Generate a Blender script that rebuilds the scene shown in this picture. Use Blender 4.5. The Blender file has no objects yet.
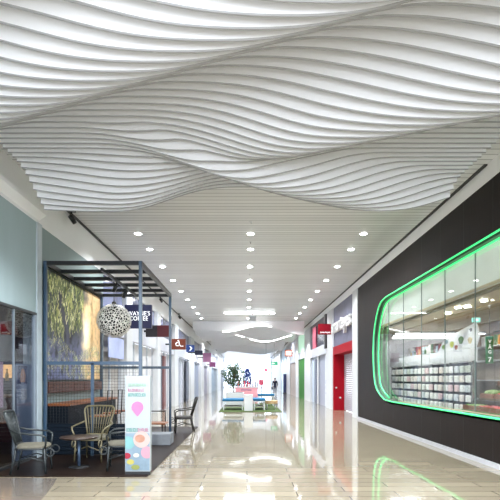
import bpy, math, random
from mathutils import Vector, Matrix, noise
random.seed(7)
sc = bpy.context.scene
COL = sc.collection
CH = 1.55; F = 500.0; VX, VY = 247.0, 379.0
PI = math.pi
def P(x, y, Y): return Vector(((x-VX)*Y/F, Y, CH+(VY-y)*Y/F))
def lin(c):
    return tuple(((v/255)/12.92 if v/255 <= .04045 else ((v/255+.055)/1.055)**2.4) for v in c)

# ------------------------------------------------------------------ materials
MATS = {}
def mat(name, rgb, rough=.5, metal=0, emit=0, emit_rgb=None, var=.06, vscale=6, spec=.5, bump=0, alpha=1, stretch=(1,1,1), coat=0):
    if name in MATS: return MATS[name]
    m = bpy.data.materials.new(name); m.use_nodes = True
    nt = m.node_tree; b = nt.nodes['Principled BSDF']
    c = lin(rgb)
    tc = nt.nodes.new('ShaderNodeTexCoord'); mp = nt.nodes.new('ShaderNodeMapping')
    mp.inputs['Scale'].default_value = stretch
    nz = nt.nodes.new('ShaderNodeTexNoise'); nz.inputs['Scale'].default_value = vscale; nz.inputs['Detail'].default_value = 4
    cr = nt.nodes.new('ShaderNodeValToRGB')
    cr.color_ramp.elements[0].position = .3; cr.color_ramp.elements[1].position = .7
    cr.color_ramp.elements[0].color = (*[max(0, v*(1-var)) for v in c], 1)
    cr.color_ramp.elements[1].color = (*[min(1, v*(1+var)) for v in c], 1)
    nt.links.new(tc.outputs['Object'], mp.inputs[0]); nt.links.new(mp.outputs[0], nz.inputs['Vector'])
    nt.links.new(nz.outputs['Fac'], cr.inputs[0]); nt.links.new(cr.outputs[0], b.inputs['Base Color'])
    b.inputs['Roughness'].default_value = rough; b.inputs['Metallic'].default_value = metal
    b.inputs['Specular IOR Level'].default_value = spec
    b.inputs['Coat Weight'].default_value = coat
    if emit:
        b.inputs['Emission Color'].default_value = (*lin(emit_rgb or rgb), 1); b.inputs['Emission Strength'].default_value = emit
    if bump:
        bp = nt.nodes.new('ShaderNodeBump'); bp.inputs['Strength'].default_value = bump; bp.inputs['Distance'].default_value = .02
        nt.links.new(nz.outputs['Fac'], bp.inputs['Height']); nt.links.new(bp.outputs[0], b.inputs['Normal'])
    if alpha < 1: b.inputs['Alpha'].default_value = alpha
    MATS[name] = m
    return m

def glass_mat(name, tint=(255,255,255), refl=.12, fk=.9):
    m = bpy.data.materials.new(name); m.use_nodes = True; nt = m.node_tree
    for n in list(nt.nodes): nt.nodes.remove(n)
    o = nt.nodes.new('ShaderNodeOutputMaterial'); tr = nt.nodes.new('ShaderNodeBsdfTransparent'); gl = nt.nodes.new('ShaderNodeBsdfGlossy')
    tr.inputs[0].default_value = (*lin(tint), 1); gl.inputs['Roughness'].default_value = .01
    fr = nt.nodes.new('ShaderNodeFresnel'); fr.inputs[0].default_value = 1.5
    mx = nt.nodes.new('ShaderNodeMixShader'); ad = nt.nodes.new('ShaderNodeMath'); ad.operation = 'MULTIPLY_ADD'
    ad.inputs[1].default_value = fk; ad.inputs[2].default_value = refl; ad.use_clamp = True
    nt.links.new(fr.outputs[0], ad.inputs[0]); nt.links.new(ad.outputs[0], mx.inputs[0])
    nt.links.new(tr.outputs[0], mx.inputs[1]); nt.links.new(gl.outputs[0], mx.inputs[2]); nt.links.new(mx.outputs[0], o.inputs[0])
    return m

def tile_mat(name, c1, c2, mortar, w, h, rough, msize=.006, bump=.02, spec=.5, tilt=0, rot=0, rvar=0):
    m = bpy.data.materials.new(name); m.use_nodes = True; nt = m.node_tree; b = nt.nodes['Principled BSDF']
    tc = nt.nodes.new('ShaderNodeTexCoord'); mp = nt.nodes.new('ShaderNodeMapping'); mp.inputs['Rotation'].default_value = (0,0,rot)
    br = nt.nodes.new('ShaderNodeTexBrick')
    br.inputs['Color1'].default_value = (*lin(c1),1); br.inputs['Color2'].default_value = (*lin(c2),1); br.inputs['Mortar'].default_value = (*lin(mortar),1)
    br.inputs['Scale'].default_value = 1; br.inputs['Mortar Size'].default_value = msize; br.inputs['Mortar Smooth'].default_value = .2
    br.inputs['Brick Width'].default_value = w; br.inputs['Row Height'].default_value = h; br.inputs['Bias'].default_value = 0
    nz = nt.nodes.new('ShaderNodeTexNoise'); nz.inputs['Scale'].default_value = 1.3; nz.inputs['Detail'].default_value = 1
    L = nt.links.new
    L(tc.outputs['Object'], mp.inputs[0]); L(mp.outputs[0], br.inputs['Vector']); L(mp.outputs[0], nz.inputs['Vector'])
    L(br.outputs['Color'], b.inputs['Base Color'])
    b.inputs['Roughness'].default_value = rough; b.inputs['Specular IOR Level'].default_value = spec
    b.inputs['Coat Weight'].default_value = .0; b.inputs['Coat Roughness'].default_value = .02
    bp = nt.nodes.new('ShaderNodeBump'); bp.inputs['Strength'].default_value = bump; bp.inputs['Distance'].default_value = .05
    # each tile sits at its own slight angle, so the reflections break from tile to tile
    bw = nt.nodes.new('ShaderNodeMath'); bw.operation = 'SUBTRACT'
    L(nz.outputs['Fac'], bw.inputs[0]); L(br.outputs['Fac'], bw.inputs[1])
    L(bw.outputs[0], bp.inputs['Height'])
    L(bp.outputs[0], b.inputs['Normal'])
    MATS[name] = m
    return m

# ------------------------------------------------------------------ mesh builder
class MB:
    def __init__(s): s.v, s.f, s.s = [], [], []
    def add(s, vs, fs, sm=False):
        o = len(s.v); s.v += [tuple(v) for v in vs]
        for f in fs: s.f.append(tuple(i+o for i in f)); s.s.append(sm)
        return s
    def box(s, x0, x1, y0, y1, z0, z1, M=None):
        x0,x1 = sorted((x0,x1)); y0,y1 = sorted((y0,y1)); z0,z1 = sorted((z0,z1))
        vs = [Vector(p) for p in ((x0,y0,z0),(x1,y0,z0),(x1,y1,z0),(x0,y1,z0),(x0,y0,z1),(x1,y0,z1),(x1,y1,z1),(x0,y1,z1))]
        if M: vs = [M @ v for v in vs]
        return s.add(vs, [(0,3,2,1),(4,5,6,7),(0,1,5,4),(1,2,6,5),(2,3,7,6),(3,0,4,7)])
    def tube(s, pts, r, n=8, closed=False):
        pts = [Vector(p) for p in pts]; N = len(pts)
        rs = r if isinstance(r, (list,tuple)) else [r]*N
        def tan(i):
            a = pts[(i-1)%N] if closed or i>0 else pts[0]; b = pts[(i+1)%N] if closed or i<N-1 else pts[-1]
            t = b-a
            return t.normalized() if t.length > 1e-9 else Vector((0,0,1))
        t0 = tan(0); u = t0.orthogonal().normalized(); vs = []
        for i in range(N):
            t = tan(i); u = u - t*u.dot(t)
            u = u.normalized() if u.length > 1e-6 else t.orthogonal().normalized()
            w = t.cross(u)
            for k in range(n):
                a = 2*PI*k/n; vs.append(pts[i]+(u*math.cos(a)+w*math.sin(a))*rs[i])
        fs = []
        for i in range(N if closed else N-1):
            j = (i+1)%N
            for k in range(n): fs.append((i*n+k, i*n+(k+1)%n, j*n+(k+1)%n, j*n+k))
        if not closed: fs += [tuple(range(n-1,-1,-1)), tuple((N-1)*n+k for k in range(n))]
        return s.add(vs, fs, True)
    def lathe(s, prof, n=24, c=(0,0,0)):
        vs, fs = [], []
        for r, z in prof:
            for k in range(n):
                a = 2*PI*k/n; vs.append((c[0]+r*math.cos(a), c[1]+r*math.sin(a), c[2]+z))
        for i in range(len(prof)-1):
            for k in range(n): fs.append((i*n+k, i*n+(k+1)%n, (i+1)*n+(k+1)%n, (i+1)*n+k))
        fs += [tuple(range(n-1,-1,-1)), tuple((len(prof)-1)*n+k for k in range(n))]
        return s.add(vs, fs, True)
    def ball(s, c, r, nu=12, nv=8, jit=0):
        rx, ry, rz = r if isinstance(r, (tuple,list)) else (r,r,r)
        vs, fs = [], []
        for i in range(nv+1):
            th = PI*i/nv
            for k in range(nu):
                a = 2*PI*k/nu
                d = Vector((math.sin(th)*math.cos(a), math.sin(th)*math.sin(a), math.cos(th)))
                q = 1+jit*noise.noise(d*2+Vector(c))
                vs.append((c[0]+rx*d.x*q, c[1]+ry*d.y*q, c[2]+rz*d.z*q))
        for i in range(nv):
            for k in range(nu): fs.append((i*nu+k, (i+1)*nu+k, (i+1)*nu+(k+1)%nu, i*nu+(k+1)%nu))
        return s.add(vs, fs, True)
    def prism(s, poly, axis, a0, a1):
        def pt(p, a):
            return {'x': (a,p[0],p[1]), 'y': (p[0],a,p[1]), 'z': (p[0],p[1],a)}[axis]
        n = len(poly)
        vs = [pt(p,a0) for p in poly]+[pt(p,a1) for p in poly]
        fs = [tuple(range(n-1,-1,-1)), tuple(range(n,2*n))]+[(i,(i+1)%n,n+(i+1)%n,n+i) for i in range(n)]
        return s.add(vs, fs)
    def build(s, name, m, parent=None, world=True, bevel=0, loc=None):
        off = Vector((0,0,0))
        if parent is not None and world: off = WORLD[parent.name]
        me = bpy.data.meshes.new(name)
        me.from_pydata([tuple(Vector(v)-off) for v in s.v], [], s.f)
        me.polygons.foreach_set('use_smooth', s.s); 
        me.materials.append(m)
        if getattr(s,'edge',False):      # shade put into the colour of the baffle undersides, for dark lines
            me.materials.append(mat('underside_shade_grey',(146,147,149),.6,var=.02))
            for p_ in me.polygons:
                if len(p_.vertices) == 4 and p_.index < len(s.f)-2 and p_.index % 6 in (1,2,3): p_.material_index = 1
        import bmesh
        bm = bmesh.new(); bm.from_mesh(me); bmesh.ops.recalc_face_normals(bm, faces=bm.faces); bm.to_mesh(me); bm.free()
        me.update()
        o = bpy.data.objects.new(name, me); COL.objects.link(o)
        if parent is not None: o.parent = parent; WORLD[o.name] = WORLD[parent.name].copy() if world else Vector((0,0,0))
        else: WORLD[o.name] = Vector((0,0,0))
        if loc is not None: o.location = loc
        if bevel:
            b = o.modifiers.new('Bevel','BEVEL'); b.width = bevel; b.segments = 2; b.limit_method = 'ANGLE'
        return o
WORLD = {}
def tag(o, label, cat, group=None, kind=None):
    o['label'] = label; o['category'] = cat
    if group: o['group'] = group
    if kind: o['kind'] = kind
    return o
def thing(name, label, cat, loc=(0,0,0), rz=0, group=None):
    o = bpy.data.objects.new(name, None); COL.objects.link(o); o.location = loc; o.rotation_euler = (0,0,rz)
    o.empty_display_size = .1
    WORLD[o.name] = Vector(loc); return tag(o, label, cat, group)
def struct(o): o['kind'] = 'structure'; return o
TN = {'trim':0,'window':0,'door':0}
def nm(k): TN[k] += 1; return f'{k}_{TN[k]}'
def copy_tree(o, parent=None):
    c = o.copy(); COL.objects.link(c)
    if parent is not None: c.parent = parent
    for ch in list(o.children): copy_tree(ch, c)
    return c
ORD = ['first','second','third','fourth','fifth','sixth','seventh','eighth','ninth','tenth','eleventh','twelfth','thirteenth','fourteenth','fifteenth','sixteenth','seventeenth','eighteenth','nineteenth','twentieth','twenty-first','twenty-second','twenty-third','twenty-fourth','twenty-fifth','twenty-sixth','twenty-seventh','twenty-eighth','twenty-ninth','thirtieth','thirty-first','thirty-second','thirty-third','thirty-fourth','thirty-fifth','thirty-sixth','thirty-seventh','thirty-eighth','thirty-ninth','fortieth','forty-first','forty-second','forty-third','forty-fourth','forty-fifth','forty-sixth']

def text_obj(name, s, m, parent, center, width=None, height=None, face='S', depth=.01, bold=.0, space=1.0):
    cu = bpy.data.curves.new('t','FONT'); cu.body = s; cu.extrude = .02; cu.offset = bold; cu.align_x = 'CENTER'; cu.space_character = space; cu.space_line = .85; cu.resolution_u = 3
    t = bpy.data.objects.new('t', cu); COL.objects.link(t)
    dg = bpy.context.evaluated_depsgraph_get(); dg.update()
    me = bpy.data.meshes.new_from_object(t.evaluated_get(dg)); bpy.data.objects.remove(t)
    xs = [v.co.x for v in me.vertices]; ys = [v.co.y for v in me.vertices]
    w, h = max(xs)-min(xs), max(ys)-min(ys); cx, cy = (max(xs)+min(xs))/2, (max(ys)+min(ys))/2
    sx = width/w if width else height/h; sy = height/h if height else sx
    ax = {'S': (Vector((1,0,0)), Vector((0,-1,0))), 'W': (Vector((0,-1,0)), Vector((-1,0,0))), 'E': (Vector((0,1,0)), Vector((1,0,0)))}[face]
    C = Vector(center) - (WORLD[parent.name] if parent is not None else Vector((0,0,0)))
    for v in me.vertices:
        v.co = C + ax[0]*((v.co.x-cx)*sx) + Vector((0,0,1))*((v.co.y-cy)*sy) + ax[1]*(v.co.z/.02*depth/2)
    me.name = name; me.materials.clear(); me.materials.append(m)
    o = bpy.data.objects.new(name, me); COL.objects.link(o)
    if parent is not None: o.parent = parent
    return o

def spot(loc, power, ang=120, r=.08, color=(1,1,1), to=(0,0,-1), blend=.6, name='downlight_lamp'):
    l = bpy.data.lights.new(name,'SPOT'); l.energy = power; l.spot_size = math.radians(ang); l.spot_blend = blend; l.shadow_soft_size = r; l.color = color
    o = bpy.data.objects.new(name, l); COL.objects.link(o); o.location = loc
    o.rotation_euler = Vector(to).to_track_quat('-Z','Y').to_euler(); return o

# ------------------------------------------------------------------ palette
white = mat('white_paint', (208,210,213), .5, var=.015, vscale=2)
bulk = mat('bulkhead_paint', (238,239,240), .55, var=.015, vscale=1.5)
baf = mat('baffle_white', (230,231,233), .45, var=.01, vscale=2)
blackm = mat('black_metal', (22,24,26), .35, var=.1, spec=.5)
frame_m = mat('slate_blue_steel', (48,72,94), .32, var=.08, spec=.7, coat=.3)
chrome = mat('brushed_steel', (170,172,175), .25, metal=1)
navy = mat('navy_board', (10,13,52), .4)
darkred = mat('dark_red_board', (70,6,16), .4)
rust = mat('rust_board', (104,40,12), .45)
bluesign = mat('blue_board', (28,62,130), .4)
letter = mat('white_lettering', (245,245,245), .4, var=0, emit=.2)
lamp_e = mat('lamp_glow', (255,255,255), .3, emit=16, var=0)
tube_e = mat('tube_glow', (255,255,255), .3, emit=5, var=0)
green_e = mat('green_led_glow', (90,245,150), .3, emit=.46, emit_rgb=(40,232,120), var=0)
teal = mat('teal_fabric', (18,96,138), .8, bump=.1)
wood = mat('orange_wood', (126,70,30), .4, var=.25, vscale=4, stretch=(6,.6,6))
brown = mat('brown_leather', (74,42,32), .5, var=.2)
grey_conc = mat('grey_concrete', (120,124,130), .7, var=.12)
redp = mat('crimson_paint', (160,0,26), .6, var=.03, spec=.2)

# ------------------------------------------------------------------ setting: floor, ceiling
floor_m = tile_mat('polished_tiles', (160,149,128), (142,132,113), (96,89,78), 1.35, .30, .05, bump=.03, spec=1.0, msize=.008)
struct(MB().box(-9, 11, -7, 92, -.1, 0).build('floor', floor_m))
# darker curved inlay in the near left corner
pts = [P(-40,478.3,1)]
def G(x, y): Y = CH*F/(y-VY); return ((x-VX)*Y/F, Y)
arc = [G(57,478.5), G(54,484), G(49,491), G(41,500), G(30,512), G(14,528), G(-8,545)]
poly = [(a[0],a[1]) for a in arc] + [(-4.1, 4.6), (-4.1, 7.86)]
inlay_m = tile_mat('grey_brown_tiles', (126,116,106), (110,102,94), (88,82,76), 1.2, .3, .1, bump=.03, spec=.6)
struct(MB().prism(poly, 'z', .0005, .004).build('trim_floor_inlay', inlay_m))

# ceiling: linear metal slats running across the concourse
def slat_mat():
    m = bpy.data.materials.new('linear_slats'); m.use_nodes = True; nt = m.node_tree; b = nt.nodes['Principled BSDF']; L = nt.links.new
    tc = nt.nodes.new('ShaderNodeTexCoord'); sp = nt.nodes.new('ShaderNodeSeparateXYZ'); L(tc.outputs['Object'], sp.inputs[0])
    dv = nt.nodes.new('ShaderNodeMath'); dv.operation = 'MULTIPLY'; dv.inputs[1].default_value = 1/.2; L(sp.outputs['Y'], dv.inputs[0])
    fr = nt.nodes.new('ShaderNodeMath'); fr.operation = 'FRACT'; L(dv.outputs[0], fr.inputs[0])
    cr = nt.nodes.new('ShaderNodeValToRGB'); e = cr.color_ramp.elements
    e[0].position = 0; e[0].color = (*lin((158,158,160)),1); e[1].position = .16; e[1].color = (*lin((214,215,216)),1)
    cr.color_ramp.interpolation = 'CONSTANT'; L(fr.outputs[0], cr.inputs[0])
    wn = nt.nodes.new('ShaderNodeTexWhiteNoise'); wn.noise_dimensions = '1D'
    fl = nt.nodes.new('ShaderNodeMath'); fl.operation = 'FLOOR'; L(dv.outputs[0], fl.inputs[0]); L(fl.outputs[0], wn.inputs['W'])
    mr = nt.nodes.new('ShaderNodeMapRange'); mr.inputs['To Min'].default_value = .9; mr.inputs['To Max'].default_value = 1.05; L(wn.outputs['Value'], mr.inputs['Value'])
    mu = nt.nodes.new('ShaderNodeMix'); mu.data_type = 'RGBA'; mu.blend_type = 'MULTIPLY'; mu.inputs['Factor'].default_value = 1
    L(cr.outputs[0], mu.inputs[6]); L(mr.outputs[0], mu.inputs[7]); L(mu.outputs[2], b.inputs['Base Color'])
    b.inputs['Roughness'].default_value = .38; return m
struct(MB().box(-4.3, 4.5, 2.6, 92, 5.42, 5.5).build('ceiling', slat_mat()))
groove = mat('dark_groove', (44,44,46), .6)
struct(MB().box(4.27, 4.33, 9.0, 92, 5.395, 5.419).build(nm('trim'), groove))
struct(MB().box(-4.14, -4.08, 10.6, 92, 5.395, 5.419).build(nm('trim'), groove))

# ------------------------------------------------------------------ wavy ceiling baffles
ZHI, ZLO = 4.90, 4.47
def sm(a, b, x):
    t = min(1, max(0, (x-a)/(b-a))); return t*t*(3-2*t)
def wave(X, Y):
    left = 1-sm(-.7,1.2,X)
    cs = [(4.2-.47*X, 1, 1.3, 1.05), (6.74-.48*X, .95*sm(-1.6,.9,X), 1.5, 1.1), (7.5+(.40 if X < 0 else .53)*X, .95*sm(-2.3,.5,X), 1.15-.65*left, 1.3-.5*left), (8.8-.30*(X+2.6), 1-sm(-2.4,-.2,X), 1.5, 1.2), (4.1+.32*X, .55*(1-sm(-1.4,.2,X))*sm(-3.4,-1.8,X), .8, .6), (2.2-.45*X, 1, 1.2, 1.2)]
    acc = 0
    for c, a, wn, wf in cs:
        d = Y-c
        t = max(0, 1-abs(d)/(wn if d < 0 else wf))
        acc += (a*(.5-.5*math.cos(PI*t)))**3
    h = acc**(1/3); h = h/(1+h**6)**(1/6)*1.12
    return ZHI-(ZHI-ZLO)*min(1, h)
def baffle(Y, th, x0, x1, fn, top, n=72, edge=True):
    vs, fs = [], []
    for i in range(n+1):
        X = x0+(x1-x0)*i/n; z = fn(X, Y); r = min(.012, th*.3)
        vs += [(X,Y,top),(X,Y,z+r),(X,Y+r,z),(X,Y+th-r,z),(X,Y+th,z+r),(X,Y+th,top)]
    for i in range(n):
        for k in range(6): fs.append((i*6+k, i*6+(k+1)%6, (i+1)*6+(k+1)%6, (i+1)*6+k))
    fs += [tuple(range(5,-1,-1)), tuple(n*6+k for k in range(6))]
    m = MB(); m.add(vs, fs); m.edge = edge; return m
ys = []; y = 8.72
while y > 3.4: ys.append(y); y -= .147
for i, y in enumerate(ys):
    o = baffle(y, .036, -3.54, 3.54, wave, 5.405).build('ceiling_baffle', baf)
    lab = ('white wavy ceiling baffle at the far edge of the near canopy, against the plain slats' if i == 0 else
           f'white wavy ceiling baffle of the near canopy, {ORD[i]} from its far edge')
    tag(o, lab, 'ceiling baffle', 'wavy white baffles overhead')
def wave2(X, Y):
    return 4.78+.20*math.sin(1.3*X+.55*(Y-34)+.6)+.16*math.sin(.62*X-.8*(Y-34)+1.0)
k = 0
for y in [33.2+.42*i for i in range(26)]:
    o = baffle(y, .05, -3.6, 3.8, wave2, 5.40, 48, False).build('ceiling_baffle', baf)
    k += 1
    tag(o, f'wavy baffle of the distant white canopy above the benches, {ORD[k-1]} from its near edge', 'ceiling baffle', 'baffles of the distant canopy')
struct(MB().box(-3.5,3.5,3.4,8.8,5.406,5.415).build('ceiling_void', mat('gap_shade_grey',(40,40,42),.8)))  # dark sheet added above the near baffles to deepen shade in their gaps
# glowing curved coves in the distant canopy
for i, (x0, x1, Y) in enumerate(((-1.6,1.6,33.0),(.2,3.4,38.2),(-3.0,-.2,38.4))):
    t = MB().tube([(x0+(x1-x0)*j/16, Y-.03, wave2(x0+(x1-x0)*j/16, Y+.2)-.03) for j in range(17)], .028, 8).build('light_strip', tube_e)
    tag(t, ['glowing white strip along the front of the distant canopy','curved glowing strip on the right under the distant canopy','curved glowing strip on the left under the distant canopy'][i], 'light strip', 'glowing strips of the distant canopy')
def wave3(X, Y): return 4.85+.28*math.sin(1.1*X-.5*(Y-55))
for j, y in enumerate([50+.9*i for i in range(14)]):
    o = baffle(y, .08, -3.6, 3.8, wave3, 5.40, 40, False).build('ceiling_baffle', baf)
    tag(o, f'baffle of the furthest white canopy near the bright end, {ORD[j]} from its near edge', 'ceiling baffle', 'baffles of the furthest canopy')

# ------------------------------------------------------------------ downlights
def downlight():
    t = thing('downlight', 'x', 'ceiling light')
    MB().lathe([(.095,-.006),(.12,-.010),(.127,0),(.095,0)], 20).build('ring', white, t, world=False)
    MB().lathe([(0.001,-.030),(.05,-.027),(.08,-.016),(.094,-.004),(.094,-.001),(0.001,-.001)], 20).build('lens', lamp_e, t, world=False)
    return t
d0 = None; rows = {'left':(-2.9,), 'middle':(.1,), 'right':(3.1,)}
dl_y = [13.3,14.9,17.2,19.6,22.0,24.4,26.9,29.4,31.8]
for rn, (X,) in rows.items():
    for i, Y in enumerate(dl_y):
        o = d0 = downlight() if d0 is None else copy_tree(d0)
        o.location = (X, Y, 5.418)
        o['label'] = f'round recessed downlight, {ORD[i]} from the near end of the {rn} row'; o['group'] = f'downlights of the {rn} row'
        spot((X,Y,5.36), 185, 140, .08, (.92,.965,1))
# small centre fittings: sprinklers
for i, Y in enumerate((14.1, 12.3, 18.4)):
    t = thing('sprinkler', ['small sprinkler head between the two nearest middle downlights','small sprinkler head just beyond the wavy canopy, nearest the camera','small sprinkler head beyond the third middle downlight'][i], 'sprinkler', (.1,Y,5.419), 0, 'ceiling sprinklers')
    MB().lathe([(.03,-.005),(.05,-.004),(.05,0),(.03,0)],14).build('escutcheon', white, t, world=False)
    MB().lathe([(.008,-.05),(.012,-.03),(.006,-.005),(.006,0)],10).build('nozzle', chrome, t, world=False)
# linear light above the middle of the walkway
c = P(249.5,313,29)
t = thing('linear_light', 'long white tube light hung across the ceiling', 'ceiling light', (c.x,c.y,c.z))
MB().box(c.x-1.5,c.x+1.5,c.y-.06,c.y+.06,c.z,c.z+.05).build('housing', white, t)
MB().box(c.x-1.46,c.x+1.46,c.y-.05,c.y+.05,c.z-.03,c.z).build('diffuser', lamp_e, t)
for s in (-1.2,1.2): MB().tube([(c.x+s,c.y,c.z+.05),(c.x+s,c.y,5.42)],.008,6).build('suspension_rod', chrome, t)
c = P(252.5,318.5,28.8)
t = thing('hanging_sign', 'small pale square box hanging under the long tube light', 'sign', (c.x,c.y,c.z))
MB().box(c.x-.2,c.x+.2,c.y-.05,c.y+.05,c.z-.14,c.z+.14).build('panel', mat('pale_grey',(196,198,200),.5), t, bevel=.01)
MB().tube([(c.x,c.y,c.z+.14),(c.x,c.y,5.42)],.01,6).build('rod', chrome, t)

# ------------------------------------------------------------------ left side
XL = -4.12
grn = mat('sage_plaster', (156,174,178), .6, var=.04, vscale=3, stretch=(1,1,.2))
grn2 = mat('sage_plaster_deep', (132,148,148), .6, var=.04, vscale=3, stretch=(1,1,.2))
# wall above the cafe window, then full-height wall behind the pergola
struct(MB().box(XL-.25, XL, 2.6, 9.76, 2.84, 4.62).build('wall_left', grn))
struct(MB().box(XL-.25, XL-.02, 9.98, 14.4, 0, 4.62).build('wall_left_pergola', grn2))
struct(MB().box(XL-.25, XL+.03, 9.76, 9.98, 0, 4.62).build(nm('trim'), mat('pale_jamb',(172,184,190),.35)))
struct(MB().box(XL-.3, XL-.02, 2.6, 92, 4.62, 5.42).build('wall_left_bulkhead', bulk))
struct(MB().prism([(XL-.02,4.70),(XL+.13,4.80),(XL+.13,4.88),(XL-.02,4.88)],'y',2.6,9.95).build(nm('trim'), bulk))
# cafe window
alu = mat('pale_aluminium', (150,160,168), .3, metal=.6)
cglass = glass_mat('cafe_glass', (225,228,232), .03, .3)
w = MB().box(XL-.02, XL-.01, 2.7, 9.72, .05, 2.80).build('window_1', cglass); struct(w)
for Y in (8.86, 6.4, 3.9): MB().box(XL-.04, XL+.0, Y-.012, Y+.012, .02, 2.82).build('window_mullion', alu, w)
MB().box(XL-.06, XL+.02, 2.7, 9.76, 2.79, 2.84).build('window_head', mat('dark_frame',(52,54,56),.4), w)
MB().box(XL-.06, XL+.02, 2.7, 9.76, 0, .06).build('window_sill', mat('dark_frame',(52,54,56),.4), w)
MB().box(XL-.06, XL+.02, 9.70, 9.76, .06, 2.79).build('window_jamb', alu, w)
# cafe interior
plum = mat('plum_wall', (62,46,54), .6); dk = mat('dark_wood_floor', (40,32,28), .4)
struct(MB().box(-9, XL, 2.6, 2.7, 0, 3.2).build('wall_cafe_near', plum))
struct(MB().box(-9, -8.9, 2.6, 14.0, 0, 3.2).build('wall_cafe_back', plum))
struct(MB().box(-9, XL-.26, 14.0, 14.1, 0, 3.2).build('wall_cafe_end', mat('grey_violet_wall',(74,56,66),.6)))
struct(MB().box(-9, XL-.26, 2.6, 14, 3.0, 3.06).build('ceiling_cafe', mat('dim_ceiling',(90,84,82),.6)))
struct(MB().box(-9, XL-.26, 2.6, 14, .001, .01).build('floor_cafe', dk))
# blue-grey window panel with poster
pan = tag(MB().box(XL-.12, XL-.05, 9.06, 9.69, .06, 1.83).build('window_screen', mat('blue_grey_panel',(132,144,166),.4)), 'blue-grey solid panel standing inside the cafe window by its right jamb', 'screen')
po = thing('poster', 'small dark poster with an orange figure on the blue-grey cafe panel', 'poster', (XL-.046, 9.27, 1.63))
MB().box(XL-.05, XL-.046, 9.08, 9.47, 1.46, 1.80).build('sheet', mat('poster_blue',(44,52,92),.5,var=.3,vscale=8), po)
MB().prism([(9.2,1.49),(9.38,1.49),(9.40,1.62),(9.33,1.74),(9.25,1.74),(9.19,1.62)],'x',XL-.046,XL-.044).build('figure', mat('poster_orange',(196,130,84),.5,var=.3,vscale=14), po)
pt_ = MB().box(XL-.05, XL-.046, 9.22, 9.46, 1.16, 1.37).build('notice', mat('notice_paper',(176,176,182),.6,var=.1,vscale=20))
tag(pt_, 'small pale square notice below the poster in the cafe window', 'notice')
# cafe furniture seen through the glass
c = P(8.5,328,9.6)
t = thing('pendant_lamp', 'dark red cone pendant lamp inside the cafe window', 'lamp', (c.x,c.y,3.0))
MB().lathe([(.13,.12),(.17,-.12),(.16,-.12),(.12,.12)],24,(c.x,c.y,c.z)).build('shade', mat('oxblood_shade',(110,20,26),.4), t)
MB().tube([(c.x,c.y,c.z+.1),(c.x,c.y,3.0)],.006,6).build('cord', blackm, t)
MB().ball((c.x,c.y,c.z-.06),.05).build('bulb', mat('warm_bulb',(255,220,160),.3,emit=6,var=0), t)
t = thing('cafe_counter', 'long dark cafe counter with lit back shelf inside the window', 'counter', (-5.9,12.5,0))
MB().box(-7.2,-4.8,12.2,12.8,0.01,1.1).build('body', mat('counter_maroon',(84,34,34),.4), t)
MB().box(-7.25,-4.75,12.15,12.85,1.1,1.16).build('top', wood, t)
sh = thing('wall_shelf', 'lit wall shelf behind the cafe counter', 'shelf', (-5.8,13.7,1.5))
MB().box(-7.2,-4.5,13.6,14.0,1.46,1.50).build('board', mat('shelf_dark',(46,30,28),.5), sh)
MB().box(-7.2,-4.5,13.96,13.99,1.58,1.95).build('light_panel', mat('amber_panel',(255,196,120),.4,emit=.9,var=0), sh)
bcols = [(160,40,40),(60,90,60),(200,160,60),(70,50,120),(220,210,190),(40,60,110)]
for i in range(12):
    x = -7.0+i*.2; c3 = bcols[i%6]
    b = thing('bottle', f'bottle on the lit cafe shelf, {ORD[i]} from the left end', 'bottle', (x,13.75,1.5), 0, 'bottles on the cafe shelf')
    MB().lathe([(.045,0),(.048,.02),(.048,.18),(.018,.24),(.016,.30)],12,(x,13.75,1.5)).build('glass', mat(f'bottle_{i%6}',c3,.15), b)
    MB().lathe([(.018,.30),(.018,.33)],10,(x,13.75,1.5)).build('cap', blackm, b)
t = tag(MB().box(XL-.2,XL-.17,8.62,8.80,1.05,1.85).build('hanging_banner', mat('pink_stripe',(214,170,190),.6,var=.25,vscale=20)), 'narrow pink hanging strip inside the cafe window', 'banner')
t = tag(MB().ball((-4.62,8.75,1.72),(.10,.10,.22),16,12).build('ornament', mat('sage_green_gloss',(96,140,96),.3)), 'green egg-shaped ornament hanging inside the cafe window', 'ornament')
MB().tube([(-4.62,8.75,1.93),(-4.62,8.75,3.0)],.004,6).build('cord', blackm, t, world=False)
t = thing('houseplant', 'leafy potted plant inside the cafe window behind the left chair', 'plant', (-4.75,8.35,0))
MB().lathe([(.12,0),(.17,.32),(.15,.32),(.13,.28)],18,(-4.75,8.35,0)).build('pot', blackm, t)
lf = MB()
for i in range(16):
    a = i*2.4; L = .5+.25*random.random(); q = [( -4.75+math.cos(a)*L*s_*.45, 8.35+math.sin(a)*L*s_*.45, .3+L*(s_*1.35-.5*s_*s_)) for s_ in (0,.3,.6,.85,1)]
    lf.tube(q,[.012,.03,.034,.02,.003],5)
lf.build('foliage', mat('leaf_green',(44,84,44),.5), t)

# dark deck
deck_m = tile_mat('dark_deck_boards', (42,30,24), (31,23,19), (15,12,11), 2.4, .14, .35, bump=.05, spec=.1)
struct(MB().box(XL-.02, -1.58, 7.9, 16.2, 0, .012).build('trim_deck', deck_m))

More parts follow.
